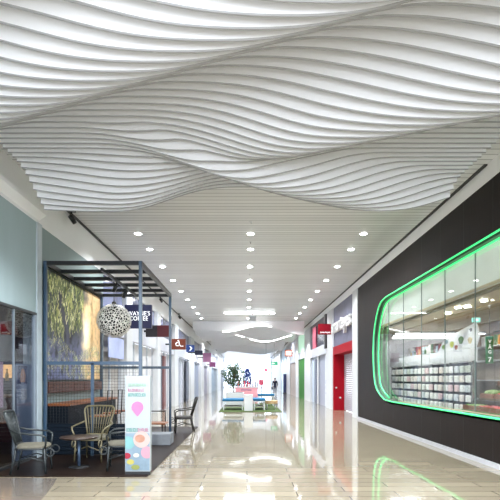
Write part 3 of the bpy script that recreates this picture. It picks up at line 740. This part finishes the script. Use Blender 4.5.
for k in range(9):
    l = bpy.data.lights.new('cavity_lamp','POINT'); l.energy = 6.5; l.shadow_soft_size = .08; l.color = (.93,1,.97); o = bpy.data.objects.new('cavity_lamp', l); COL.objects.link(o); o.location = (5.35, 4.2+k*1.55, 3.8)
struct(MB().box(GX+.12,GX+.24,2.7,17.0,3.25,3.30).build(nm('trim'), mat('olive_trim',(112,104,62),.5)))
for i,(x0,x1) in enumerate(((5.6,6.4),(7.4,7.6))):
    struct(MB().box(x0,x1,2.7,19.3,3.27,3.30).build(nm('trim'), mat('ceiling_band',(186,164,124),.5)))
for i,(x,y) in enumerate(((458,308),(467,307),(448,313.5),(484,301))):
    Y = F*1.72/(VY-y); X = (x-VX)*Y/F
    t = tag(MB().lathe([(.001,0),(.07,0),(.07,.02),(.001,.02)],16,(X,Y,3.262)).build('shop_downlight', lamp_e), ['round downlight in the beige shop ceiling left of the exit sign','round downlight in the shop ceiling above the exit sign','leftmost round downlight in the beige shop ceiling','round downlight in the shop ceiling nearest the right picture edge'][i],'ceiling light','downlights in the shop ceiling')
for i,(Y,X0_,X1_) in enumerate(((19.0,5.5,10),(18.2,5.3,9.5),(17.2,5.1,8.2),(13.5,8.0,10.5),(9.5,8.5,10.6),(6,6,10))):
    t = thing('tube_light', f'bright tube light across the shop ceiling, {ORD[i]} from its far end', 'ceiling light', ((X0_+X1_)/2,Y,3.1), 0, 'tube lights in the shop')
    MB().box(X0_,X1_,Y-.05,Y+.05,3.12,3.18).build('housing', white, t)
    MB().box(X0_+.03,X1_-.03,Y-.04,Y+.04,3.09,3.12).build('tube', tube_e, t)
    for x in (X0_+.3,X1_-.3): MB().tube([(x,Y,3.18),(x,Y,3.3)],.01,6).build('rod', chrome, t)
for X,Y in ((4.72,16.3),(4.72,14.6),(4.72,12.6),(4.72,10.8),(4.72,9),(4.72,7),(5.8,17),(5.75,14),(5.75,11.5),(7.6,17),(7.6,13),(8.2,9.5),(9,5.5)): spot((X,Y,3.05),28,165,.15,(1,.97,.92),name='shop_lamp')
# hanging rack of packets right behind the glass
RX = 5.25
rk = thing('display_rack', 'long dark display rack full of hanging white packets behind the glass', 'rack', (RX+.1,14,0))
MB().box(RX+.06,RX+.10,11.65,18.2,.5,1.95).build('back_panel', mat('rack_blue_grey',(44,48,66),.5,var=.2), rk)
MB().box(RX-.15,RX+.1,11.65,18.2,.4,.5).build('base_shelf', mat('rack_base',(120,110,98),.5), rk)
MB().box(RX-.05,RX+.12,11.65,18.2,1.97,2.28).build('header_panel', mat('header_white',(206,208,212),.4), rk)
for k in range(6):
    y = 11.67+k*1.3; MB().box(RX+.0,RX+.05,y-.02,y+.02,0,2.0).build('upright', chrome, rk)
pk_m = [mat(f'packet_{k}',c_,.4,var=.12,vscale=25) for k,c_ in enumerate(((240,240,238),(214,220,226),(236,226,220),(226,196,200),(198,204,196)))]
pk_proto = {}
def packet(k):
    t = thing('packet','x','packet')
    MB().box(-.03,.03,-.10,.10,-.10,.07).build('pouch', pk_m[k], t, world=False, bevel=.02)
    MB().box(-.005,.005,-.05,.05,.07,.10).build('hang_tab', mat('tab_dark',(60,62,80),.5), t, world=False)
    return t
rnd = random.Random(11)
for r in range(5):
    for c_ in range(19):
        k = rnd.choice((0,0,0,1,2,2,3,4,0))
        o = packet(k) if k not in pk_proto else copy_tree(pk_proto[k]); pk_proto.setdefault(k,o)
        o.location = (RX-.02, 11.82+c_*.335+rnd.uniform(-.03,.03), 1.80-r*.235)
        o['group'] = 'packets on the display rack'
        o['label'] = f'{["white","pale blue-grey","cream","pinkish","grey-green"][k]} packet on the display rack, {ORD[r]} row down, {ORD[c_]} from its near end'
# shelf of goods above / behind the rack
shf = thing('gondola_shelf', 'tall pale shelf of mixed goods behind the packet rack', 'shelf', (6.3,15,0))
MB().box(6.35,6.4,11.7,19.2,0,2.75).build('back_panel', iw, shf)
for z in (.5,1.0,1.5,2.0,2.36): MB().box(6.05,6.38,11.7,19.2,z,z+.03).build('shelf_board', white, shf)
gcol = [(206,180,120),(176,70,60),(236,236,236),(96,130,90),(214,150,80),(120,90,70),(190,210,220)]
for i in range(34):
    y = 11.75+i*.21; hh = .12+.2*rnd.random(); k = rnd.randrange(7)
    o = MB().box(6.08,6.26,y,y+.17,2.39,2.39+hh).build('goods_box', mat(f'goods_{k}',gcol[k],.5,var=.25,vscale=14), bevel=.012)
    tag(o, f'{["tan","red","white","green","orange","brown","pale blue"][k]} goods box on the top shelf, {ORD[i]} from its near end','box','goods on the top shelf')
# large white picture board with food prints
bd = thing('picture_board', 'big white board printed with vegetables above the packet rack', 'board', (6.0,12,2.3))
pl = [(15.2,2.30),(12.7,2.30),(12.5,2.62),(12.65,2.98),(13.8,2.84),(14.8,2.62)]
MB().prism(pl,'x',5.78,5.82).build('panel', mat('board_white',(228,232,236),.4), bd)
for i,(y,z,r,c_) in enumerate(((14.7,2.48,.10,(120,160,70)),(14.1,2.52,.13,(190,200,90)),(13.5,2.6,.15,(90,130,60)),(12.95,2.55,.12,(206,190,140)),(13.8,2.42,.09,(170,90,60)),(12.9,2.82,.07,(70,70,80)),(14.45,2.62,.08,(150,180,190)))):
    MB().prism([(y+r*math.cos(q)*(1+.2*math.sin(3*q)),z+r*.7*math.sin(q)) for q in [2*PI*k/20 for k in range(20)]],'x',5.772-.0012*i,5.7795).build('vegetable_print', mat(f'print_{i}',c_,.5,var=.3,vscale=16), bd)
for y in (12.8,14.6): MB().tube([(5.8,y,2.6),(5.8,y,3.3)],.006,6).build('wire', chrome, bd)
# green header and VÄG 7 sign
gm = mat('leaf_green_board',(34,92,50),.4)
gh = thing('header_board', 'long dark green header board in the shop above the aisle', 'board', (6.6,10,2.6))
MB().box(6.5,6.56,6,13.2,2.62,2.80).build('panel', gm, gh); MB().box(6.494,6.5,6,11.2,2.70,2.73).build('light_line', mat('lime_line',(170,230,120),.4,emit=.6,var=0), gh)
for y in (6.5,9.5,12.8): MB().tube([(6.53,y,2.8),(6.53,y,3.3)],.008,6).build('rod', chrome, gh)
sY = 11.0
a, b = P(486,363.5,sY), P(493.5,336,sY)
vs = thing('aisle_sign', 'vertical green aisle sign with white letters hanging in the shop', 'sign', ((a.x+b.x)/2,sY,a.z))
MB().box(a.x,b.x,sY,sY+.04,a.z,b.z).build('panel', mat('sign_green',(30,110,56),.4), vs, bevel=.008)
cx = (a.x+b.x)/2
for k,ch_ in enumerate('VÄG7'):
    text_obj('letter',ch_,letter,vs,(cx,sY-.004,b.z-.12-[0,.115,.23,.40][k]),height=[.075,.10,.075,.11][k],bold=.02)
MB().tube([(cx,sY+.02,b.z),(cx,sY+.02,3.3)],.006,6).build('rod', chrome, vs)
c = P(476,320,13.0)
t = thing('exit_sign','small pale green lit exit sign hanging in the shop','sign',(c.x,13,c.z))
MB().box(c.x-.11,c.x+.11,12.98,13.02,c.z-.06,c.z+.06).build('panel', mat('mint_glow',(140,220,206),.4,emit=.7,var=0), t, bevel=.008)
MB().prism([(c.x-.02,c.z-.03),(c.x+.05,c.z-.03),(c.x+.05,c.z+.03),(c.x-.02,c.z+.03)],'y',12.972,12.979).build('pictogram', mat('white_glow',(245,255,250),.4,emit=.7,var=0), t)
MB().tube([(c.x,13,c.z+.06),(c.x,13,3.3)],.008,6).build('rod', chrome, t)
# produce stand at the right
ps = thing('produce_stand','tiered produce stand at the near end of the shop window','stand',(5.6,10,0))
for k,(x0,z) in enumerate(((4.95,.86),(5.35,1.12),(5.75,1.40))):
    MB().box(x0,x0+.42,8.3,11.55,z-.05,z).build('tier', mat('stand_brown',(92,76,58),.5), ps)
for y in (8.35,10.0,11.5): MB().box(5.0,6.3,y-.03,y+.03,0,.81).build('leg', blackm, ps)
MB().box(6.18,6.24,8.3,11.55,.4,2.1).build('back_panel', mat('stand_dark',(48,50,40),.5), ps)
vegs = [('tomato',(200,44,30)),('lime',(96,140,50)),('apple',(170,40,36)),('lettuce',(120,150,70)),('potato',(190,160,110))]
n_ = 0
for k,(x0,z) in enumerate(((4.95,.86),(5.35,1.12),(5.75,1.40))):
    for j in range(5):
        y = 8.36+j*.64
        vn, vc = vegs[[0,4,0,2,1, 2,0,1,0,3, 3,1,2,3,1][k*5+j]]
        cr = thing('crate', f'shallow wooden crate of {vn if vn!="lettuce" else "lettuce"}, {ORD[j]} from the near end on the {["lowest","middle","top"][k]} tier', 'crate', (x0+.2,y+.3,z), 0, 'crates on the produce stand')
        MB().box(x0+.02,x0+.40,y,y+.60,z,z+.02).build('base', wood, cr)
        for (xa,xb,ya,yb) in ((x0+.02,x0+.04,y,y+.60),(x0+.38,x0+.40,y,y+.60),(x0+.04,x0+.38,y,y+.02),(x0+.04,x0+.38,y+.58,y+.60)):
            MB().box(xa,xb,ya,yb,z+.02,z+.10).build('side', wood, cr)
        if j < 2: continue
        big = vn == 'lettuce'
        nx, ny, r = (2,3,.085) if big else (4,6,.048)
        for u in range(nx):
            for w_ in range(ny):
                cxx = x0+.05+r+u*(.32-2*r)/(nx-1) ; cyy = y+.04+r+w_*(.52-2*r)/(ny-1)
                o = MB().ball((0,0,0),(r,r,r*.9),8 if not big else 12,6 if not big else 8,.35 if big else .05).build(vn, mat('veg_'+vn,vc,.35,var=.2,vscale=20), loc=(cxx,cyy,z+.02+r*.9+(.02 if (u+w_)%2 else 0)))
                tag(o, f'{vn} in the {ORD[j]} crate of the {["lowest","middle","top"][k]} tier, {ORD[u]} row {ORD[w_]} along', 'vegetable' if vn not in('apple','lime') else 'fruit', f'{vn} in the {ORD[j]} crate of the {["lowest","middle","top"][k]} tier'); n_ += 1

# ------------------------------------------------------------------ right shopfronts
def RY(px): return XR*F/(px-VX)
for a, b in ((353,358),(326.5,333),(304.8,310.5),(296,298.4),(286.5,290),(279,281)):
    struct(MB().box(XR-.03,XR+.3,RY(b),RY(a),0,5.10).build(nm('trim'), white))
mauve = mat('mauve_fascia',(98,98,120),.5,var=.12,vscale=2)
struct(MB().box(XR+.04,XR+.3,RY(353),RY(333),3.14,5.10).build(nm('trim'), mauve))
rp = thing('shop_portal','deep crimson portal framing a white roller shutter','portal',(XR+.3,22.7,0))
ya, yb = RY(353)-.3, RY(333.4)
MB().box(XR-.02,XR+.60,yb-.22,yb,0,3.14).build('jamb', redp, rp)
MB().box(XR-.02,XR+.60,ya,ya+.22,0,3.14).build('jamb', redp, rp)
MB().box(XR-.02,XR+.60,ya+.22,yb-.22,2.75,3.14).build('lintel', redp, rp)
MB().tube([(XR+.10,yb-.22,1.12),(XR+.10,yb-.26,1.12)],.04,12).build('button', white, rp)
MB().tube([(XR+.3,yb-.22,.62),(XR+.3,yb-.26,.62)],.05,12).build('button', white, rp)
shut = MB(); z = .02
while z < 2.74: shut.box(XR+.50,XR+.55,ya+.22,yb-.22,z,z+.085); z += .095
sd = struct(shut.build(nm('door'), mat('shutter_white',(178,178,188),.4)))
tt = thing('wall_lettering','raised white shop lettering on the mauve fascia above the crimson portal','sign',(XR-.1,22.7,3.9))
text_obj('letters','smarteyes',mat('letter_white',(206,204,204),.5,var=.01),tt,(XR-.06,22.75,3.96),width=4.5,height=.78,face='W',depth=.12,bold=.012,space=.95)
t, a, b, c, d = blade('shop_sign','crimson box sign with white lettering on the right shopfronts',332,324,334.5,25.6,XR,mat('crimson_board',(128,0,24),.6,spec=.2),14)
text_obj('lettering','smarteyes',letter,t,((a+b)/2,25.52,c+.09),width=(b-a)*.72,bold=.01)
# shop 2
gl2 = mat('dark_glazing',(48,54,74),.25,var=.35,vscale=.9,spec=.35)
struct(MB().box(XR+.02,XR+.08,RY(326.5),RY(310.5),3.5,5.10).build(nm('window'), gl2))
tag(MB().box(XR-.12,XR-.02,RY(327.6),RY(326.2),3.2,5.05).build('vertical_sign', mat('ink_black',(20,20,28),.35)),'tall narrow black vertical sign beside the crimson box sign','sign')
tag(MB().box(XR-.05,XR-.01,RY(316.5),RY(313.3),3.5,4.85).build('hanging_banner', mat('rose_banner',(206,96,120),.5,var=.3,vscale=2)),'tall rose red banner on the dark glazing','banner')
struct(MB().box(XR-.03,XR+.2,RY(326.5),RY(310.5),2.95,3.5).build(nm('trim'), fascia_m))
struct(MB().box(XR+.12,XR+.2,RY(323),RY(317),0,2.95).build(nm('door'), mat('grey_shutter',(150,154,172),.4,var=.05)))
struct(MB().box(XR+.12,XR+.2,RY(326.5),RY(323),0,2.95).build(nm('door'), mat('pale_shop_panel',(214,220,228),.4)))
struct(MB().box(XR+.12,XR+.2,RY(317),RY(310.5),0,2.95).build(nm('door'), mat('pale_blue_panel',(190,204,222),.4)))
tag(MB().box(XR-.0,XR+.1,RY(316.3),RY(314.4),.02,2.8).build('entrance_panel', mat('dark_slot',(74,82,106),.4)),'dark vertical entrance panel left of the grey shutter on the right','panel')
tag(MB().box(XR+.02,XR+.1,RY(317.4),RY(316.6),.02,2.95).build('door_post', white),'slim white door post left of the grey shutter','post')
nb = thing('notice_stack','dark notices fixed on the pale panel right of the grey shutter','notice',(XR+.11,RY(325),1.0))
for z0,z1 in ((1.25,1.5),(.98,1.2),(.7,.82)): MB().box(XR+.10,XR+.119,RY(326),RY(324),z0,z1).build('notice_sheet', mat('slate_notice',(96,102,124),.5), nb)
# green shop, tan shop, far shops
struct(MB().box(XR+.06,XR+.2,RY(304.8),RY(298.4),0,3.15).build(nm('door'), mat('lime_green_door',(40,116,24),.6,spec=.2,var=.05)))
struct(MB().box(XR-.02,XR+.2,RY(304.8),RY(298.4),3.15,3.7).build(nm('trim'), fascia_m))
struct(MB().box(XR+.02,XR+.1,RY(304.8),RY(298.4),3.7,5.10).build(nm('window'), mat('mint_glazing',(190,236,206),.3,emit=.25)))
struct(MB().box(XR+.06,XR+.2,RY(296),RY(290),0,3.05).build(nm('door'), mat('tan_door',(166,144,126),.45,var=.05)))
struct(MB().box(XR-.02,XR+.2,RY(296),RY(290),3.05,5.10).build(nm('trim'), fascia_m))
struct(MB().box(XR+.06,XR+.2,RY(286.5),RY(281),0,5.10).build(nm('door'), mat('sky_panel',(190,214,234),.4)))
struct(MB().box(XR+.02,XR+.2,RY(279),92,0,5.10).build('wall_right_far', white))
t, a, b, c, d = blade('shop_sign','white box sign with an orange outline on the right',292,350,356.3,47,XR,mat('sign_face_white',(250,240,236),.4,emit=.35,var=0),7)
om = mat('orange_outline',(236,120,70),.4)
for (xa,xb,z0,z1) in ((a,b,c-.02,c+.07),(a,b,d-.07,d+.02),(a-.02,a+.06,c,d),(b-.06,b+.02,c,d)): MB().box(xa,xb,46.9,46.93,z0,z1).build('outline', om, t)
tt = thing('pillar_sign','dark navy standing panel beside the tan doorway','panel',(4.05,54.5,0))
MB().box(3.95,4.28,54.3,54.5,.06,2.1).build('panel', mat('navy_totem',(34,44,84),.4), tt); MB().box(3.9,4.29,54.2,54.6,0,.06).build('base', blackm, tt)
c = P(274.3,363.4,46)
t = thing('exit_sign','green exit sign hanging over the far right of the walkway','sign',(c.x,46,c.z))
MB().box(c.x-.30,c.x+.30,45.95,46.05,c.z-.15,c.z+.15).build('panel', mat('exit_green',(40,160,116),.4,emit=.25), t, bevel=.02)
MB().prism([(c.x-.24,c.z),(c.x-.1,c.z+.1),(c.x-.1,c.z+.03),(c.x+.06,c.z+.03),(c.x+.06,c.z-.03),(c.x-.1,c.z-.03),(c.x-.1,c.z-.1)],'y',45.935,45.949).build('arrow', letter, t)
MB().tube([(c.x,46,c.z+.15),(c.x,46,5.42)],.015,6).build('rod', chrome, t)
c = P(266,370,50)
t = thing('shop_sign','small pink square sign far ahead, left of the exit sign','sign',(c.x,50,c.z))
MB().box(c.x-.17,c.x+.17,49.95,50.05,c.z-.17,c.z+.17).build('panel', mat('pink_board',(226,110,140),.4,emit=.2), t, bevel=.02); MB().tube([(c.x,50,c.z+.17),(c.x,50,5.42)],.015,6).build('rod', chrome, t)

# ------------------------------------------------------------------ bench island
gmat = mat('green_mat',(66,88,34),.9,var=.25,vscale=8,bump=.2)
t = thing('floor_mat','green rectangular mat under the bench island','mat',(.15,27,0))
MB().box(-1.29,1.60,23.5,31,.0,.02).build('pile', gmat, t); 
ed = MB()
for q in ((-1.33,1.64,23.44,23.5),(-1.33,1.64,31,31.06),(-1.33,-1.29,23.5,31),(1.60,1.64,23.5,31)): ed.box(*q,0,.025)
ed.build('border', mat('mat_border',(70,84,40),.8), t)
wl = mat('white_laminate',(206,208,210),.4,var=.01)
t = thing('white_pedestal','white block pedestal in the middle of the bench island','pedestal',(.07,24.2,.02))
MB().box(-.14,.28,23.9,24.5,.02,.75).build('body', wl, t, bevel=.01); MB().box(-.15,.29,23.89,24.51,.75,.79).build('top', wl, t, bevel=.008)
def bench(label, xa, xb, ya, yb, zs, cush_m, arch=False):
    t = thing('bench', label, 'bench', ((xa+xb)/2,(ya+yb)/2,.02), 0, 'upholstered benches of the island')
    MB().box(xa,xb,ya,yb,zs-.11,zs).build('cushion', cush_m, t, bevel=.03)
    MB().box(xa+.02,xb-.02,ya+.02,yb-.02,zs-.16,zs-.11).build('seat_base', wl, t)
    for x in (xa+.04,xb-.09):
        for y in (ya+.05,yb-.1): MB().box(x,x+.05,y,y+.05,.02,zs-.16).build('leg', wl, t)
    MB().box(xa+.04,xb-.04,ya+.1,yb-.1,.16,.20).build('shelf', mat('slat_grey',(150,150,140),.6), t)
bench('low white bench with a teal cushion left of the white pedestal',-1.22,-.16,24.6,26.2,.56,teal)
bench('low white bench with a teal cushion right of the white pedestal',.30,.92,24.6,26.4,.58,teal)
bench('long teal-topped bench at the back right of the island',.62,1.56,28.2,29.2,.70,teal)
t = thing('wooden_seat','tan rounded wooden seat at the right of the island','seat',(1.25,25.6,.02))
MB().prism([(.93+.31+.33*math.cos(q),25.6+.5*math.sin(q)) for q in [2*PI*k/28 for k in range(28)]],'z',.30,.46).build('seat', mat('tan_wood',(196,164,122),.45,var=.15), t, bevel=.02)
for x in (1.02,1.44):
    for y in (25.3,25.85): MB().tube([(x,y,.02),(x,y,.30)],.02,8).build('leg', wl, t)
t = thing('planter_box','white rectangular planter behind the left teal bench','planter',(-.68,28,.02))
MB().box(-1.18,-.18,27.7,28.6,.02,.80).build('box', wl, t, bevel=.015); MB().box(-1.13,-.23,27.75,28.55,.80,.81).build('soil', mat('soil',(60,48,40),.9), t)
# ficus tree
TX, TY = (233-VX)*31/F, 31.8
t = thing('potted_tree','leafy green ficus tree behind the bench island','tree',(TX,TY,0))
MB().lathe([(.22,0),(.28,.45),(.26,.45),(.24,.40)],20,(TX,TY,0)).build('pot', mat('tree_pot',(200,196,196),.5), t)
tk = MB(); tk.tube([(TX,TY,.4),(TX+.03,TY,.9),(TX-.02,TY,1.5),(TX+.02,TY,2.1)],[.05,.042,.035,.02],8)
rnd = random.Random(21); ends = []
for i in range(12):
    a = rnd.random()*6.28; z0 = 1.0+rnd.random()*.9; e = Vector((TX+.5*math.cos(a)*(.6+.5*rnd.random()), TY+.5*math.sin(a), z0+.35+.4*rnd.random())); tk.tube([(TX,TY,z0),tuple((Vector((TX,TY,z0))*.4+e*.6)+Vector((0,0,.05))),tuple(e)],[.02,.013,.006],6); ends.append(e)
tk.build('trunk', mat('bark',(110,84,66),.8), t)
lf = MB()
for i in range(1700):
    a = rnd.random()*6.28; ph = math.acos(rnd.uniform(-1,1)); r = rnd.random()**.45
    c = Vector((TX+.72*r*math.sin(ph)*math.cos(a), TY+.6*r*math.sin(ph)*math.sin(a), 1.85+.85*r*math.cos(ph)))
    if noise.noise(c*3.5) < -.12: continue
    d = Vector((rnd.uniform(-1,1),rnd.uniform(-1,1),rnd.uniform(-1,.4))).normalized(); w_ = d.orthogonal().normalized()*.045; l = d*.14
    lf.add([c, c+l*.5+w_, c+l, c+l*.5-w_], [(0,1,2,3)])
lf.build('foliage', mat('ficus_leaf',(52,80,52),.5,var=.35,vscale=3), t)
# blue conical tree
BX, BY = (247.3-VX)*41/F, 41.0
t = thing('blue_tree','dark blue bushy ornamental tree left of the walkway centre','tree',(BX,BY,0))
MB().lathe([(.2,0),(.24,.3)],16,(BX,BY,0)).build('pot', white, t); MB().tube([(BX,BY,.3),(BX,BY,1.4)],.04,8).build('trunk', mat('bark',(110,84,66),.8), t)
bl = MB()
for i in range(420):
    z = rnd.random(); rr = (.42*(1-abs(z-.3)/.75)**.7+.02)*rnd.random()**.4; a = rnd.random()*6.28
    c = Vector((BX+rr*math.cos(a),BY+rr*math.sin(a),1.15+z*1.25)); bl.ball(c,(.05,.05,.035),6,4)
bl.build('foliage', mat('blue_foliage',(40,66,140),.6,var=.3), t)
# kiosk with pink front
kY = 36.5
kx0, kx1 = (235-VX)*kY/F, (257.8-VX)*kY/F
t = thing('kiosk','low kiosk counter with pink front beyond the bench island','kiosk',((kx0+kx1)/2,kY,0))
MB().box(kx0,kx1,kY,kY+1.4,0,.92).build('body', mat('kiosk_pink',(226,160,170),.4), t); MB().box(kx0-.03,kx1+.03,kY-.03,kY+1.43,.92,.97).build('top', white, t)
pxm = mat('kiosk_text',(120,90,140),.5)
gq = MB(); u = kx0+.45
rr = random.Random(4)
while u < kx0+1.15: gq.box(u,u+.03,kY-.01,kY,.70,.82); gq.box(u,u+.06,kY-.01,kY,[.70,.80,.75][rr.randrange(3)],[.72,.82,.77][0]+.05); u += .085
gq.build('lettering', pxm, t)
kcols = [(70,60,70),(180,60,80),(90,90,110),(210,120,140),(60,70,100),(190,150,130),(200,40,60)]
for i in range(14):
    x = kx0+.08+i*.115; hh = .15+.35*rr.random(); k = rr.randrange(7); y = kY+.3+.5*rr.random()
    o = MB().box(x,x+.09,y,y+.1,.97,.97+hh).build('display_box', mat(f'kiosk_goods_{k}',kcols[k],.5,var=.2), bevel=.01)
    tag(o, f'{["dark grey","rose red","slate","pink","navy","tan","red"][k]} box on the pink kiosk, {ORD[i]} from its left end','box','boxes on the kiosk counter')
# tall thin poster post beside it
tt = thing('poster_stand','slim poster stand with a red panel right of the pink kiosk','sign',((261.5-VX)*37/F,37,0))
x = (261.5-VX)*37/F
MB().box(x-.04,x+.04,36.98,37.06,0,1.2).build('post', mat('grey_post',(110,104,120),.5), tt); MB().box(x-.2,x+.16,36.95,36.98,1.1,1.5).build('panel', mat('red_panel',(186,70,96),.5), tt); MB().box(x-.2,x+.2,36.9,37.2,0,.03).build('base', blackm, tt)

# ------------------------------------------------------------------ person
def skin(name, verts, edges, radii, m, parent=None, root=0, sub=1):
    me = bpy.data.meshes.new(name); me.from_pydata(verts, edges, []); o = bpy.data.objects.new(name, me); COL.objects.link(o)
    me.materials.append(m)
    if parent is not None: o.parent = parent
    md = o.modifiers.new('Skin','SKIN'); md.use_smooth_shade = True
    for i, r in enumerate(radii):
        sv = me.skin_vertices[0].data[i]; r = r if isinstance(r, tuple) else (r,r); sv.radius = r; sv.use_root = (i == root)
    s = o.modifiers.new('Sub','SUBSURF'); s.levels = sub; s.render_levels = sub; return o
class Sk:
    def __init__(s): s.v, s.e, s.r = [], [], []
    def p(s, co, r, par=None):
        s.v.append(co); s.r.append(r); i = len(s.v)-1
        if par is not None: s.e.append((par,i))
        return i
px_, pY = (275-VX)*52/F, 52.0
per = thing('person','person in a dark navy coat walking away down the far right of the walkway','person',(px_,pY,0))
skn = mat('skin',(206,160,136),.5); coat = mat('navy_coat',(30,36,60),.7); trou = mat('dark_trousers',(40,44,70),.7); hair = mat('dark_hair',(44,34,30),.6)
b = Sk(); s_ = .93
pel = b.p((0,0,.92*s_),(.13,.10)); sp1 = b.p((0,0,1.12*s_),(.12,.09),pel); chs = b.p((0,.01,1.34*s_),(.15,.10),sp1); nk = b.p((0,.0,1.50*s_),.055,chs); hd1 = b.p((0,-.01,1.60*s_),(.075,.09),nk); b.p((0,-.01,1.73*s_),(.07,.085),hd1)
for sd_, st in ((-1,.16),(1,-.14)):
    hp = b.p((sd_*.09,0,.88*s_),.085,pel); kn = b.p((sd_*.095,st*.6-.02,.48*s_),.055,hp); an = b.p((sd_*.095,st*1.3,.09),.038,kn); b.p((sd_*.10,st*1.3+.14,.03),.03,an)
    shd = b.p((sd_*.19,0,1.40*s_),.055,chs); el = b.p((sd_*.245,-st*.5,1.13*s_),.042,shd); wr_ = b.p((sd_*.25,-st*.9+.06,.89*s_),.028,el); pm = b.p((sd_*.25,-st*.95+.07,.82*s_),(.02,.034),wr_)
    for f_ in range(4):
        y0_ = -st*.95+.07-.03+.02*f_; L_ = (.05,.06,.055,.042)[f_]
        k1 = b.p((sd_*.25,y0_,.785*s_),.009,pm); k2 = b.p((sd_*.245,y0_+.005,(.785*s_)-L_*.6),.008,k1); b.p((sd_*.235,y0_+.01,(.785*s_)-L_),.007,k2)
    th = b.p((sd_*.235,-st*.95+.115,.83*s_),.009,pm); b.p((sd_*.23,-st*.95+.125,.785*s_),.008,th)
skin('body', b.v, b.e, b.r, skn, per, 0, 1)
c = Sk(); p0_ = c.p((0,0,.98*s_),(.17,.13)); c.p((0,0,.72*s_),(.19,.14),p0_); p1_ = c.p((0,0,1.15*s_),(.15,.12),p0_); p2_ = c.p((0,.01,1.36*s_),(.18,.12),p1_); c.p((0,0,1.47*s_),.075,p2_)
for sd_, st in ((-1,.16),(1,-.14)):
    a_ = c.p((sd_*.19,0,1.41*s_),.072,p2_); e_ = c.p((sd_*.245,-st*.5,1.13*s_),.06,a_); c.p((sd_*.25,-st*.9+.05,.91*s_),.045,e_)
skin('coat', c.v, c.e, c.r, coat, per, 0, 1)
d = Sk(); q0 = d.p((0,0,.90*s_),(.14,.11))
for sd_, st in ((-1,.16),(1,-.14)):
    h_ = d.p((sd_*.09,0,.85*s_),.095,q0); k_ = d.p((sd_*.095,st*.6-.02,.48*s_),.07,h_); d.p((sd_*.095,st*1.3,.10),.055,k_)
skin('trousers', d.v, d.e, d.r, trou, per, 0, 1)
MB().ball((0,-.02,1.69*s_),(.088,.105,.10),14,10).build('hair', hair, per, world=False)
for sd_, st in ((-1,.16),(1,-.14)): MB().ball((sd_*.098,st*1.3+.07,.04),(.045,.13,.04),10,8).build('shoe', blackm, per, world=False)
bg = thing('handbag','dark blue handbag carried by the walking person','bag',(px_-.30,52,.45))
MB().box(px_-.36,px_-.24,51.85,52.15,.45,.72).build('body', trou, bg, bevel=.02); MB().tube([(px_-.30,51.9,.72),(px_-.28,51.95,.80),(px_-.28,52.05,.80),(px_-.30,52.1,.72)],.01,6).build('handle', blackm, bg)

# ------------------------------------------------------------------ far glazed end
fw = struct(MB().box(-4.1,4.3,88,88.03,0,5.42).build(nm('window'), glass_mat('end_glass',(246,250,255),.02)))
fm = MB()
for k in range(8): x = -4.1+k*1.2; fm.box(x-.04,x+.04,87.9,88.1,0,5.42)
for z in (.04,2.6,5.38): fm.box(-4.1,4.3,87.9,88.1,z-.04,z+.04)
fm.build('window_frame', mat('far_frame',(186,200,214),.4), fw)

# ------------------------------------------------------------------ world and lamps
w = bpy.data.worlds.new('daylight'); sc.world = w; w.use_nodes = True
bg_ = w.node_tree.nodes['Background']; bg_.inputs[0].default_value = (.89,.95,1.04,1); bg_.inputs[1].default_value = 3.0
for Y in (5.3,6.6,7.9):  # fill spots without fixtures, added under the near canopy for floor bounce
    for X in (-2.2,.1,2.4): spot((X,Y,4.40), 130, 150, .06, (.92,.965,1), name='canopy_fill_lamp')
for Y in (35,39,43,47,52,57,62,67,72,78,84):  # more fixtureless spots, added to brighten the far walkway
    for X in (-2.9,3.1): spot((X,Y,4.36 if Y<44 or 49<Y<63 else 5.30), 250, 160, .12, (.93,.97,1))
spot((-5.6,11.5,2.9),40,150,.1,(1,.8,.6),name='cafe_lamp')
spot((-5.0,9.0,2.9),15,150,.1,(1,.85,.7),name='cafe_lamp')
spot((-3.08,12.45,3.56),30,70,.05,(1,.85,.62),to=(-1,.35,-.75),name='track_lamp')
spot((-3.02,11.55,3.56),12,80,.05,(1,.93,.8),to=(-1,-.3,-.8),name='track_lamp')

# ------------------------------------------------------------------ camera
cam = bpy.data.cameras.new('camera'); co = bpy.data.objects.new('camera', cam); COL.objects.link(co)
co.location = (0,0,CH); co.rotation_euler = (PI/2,0,0)
cam.sensor_width = 36; cam.lens = 36*F/500; cam.shift_x = (250-VX)/500; cam.shift_y = (VY-250)/500; cam.clip_end = 300; cam.clip_start = .05
sc.camera = co
sc.view_settings.view_transform = 'Standard'; sc.view_settings.look = 'None'; sc.view_settings.gamma = 1; sc.view_settings.use_curve_mapping = False
sc.view_settings.exposure = .98
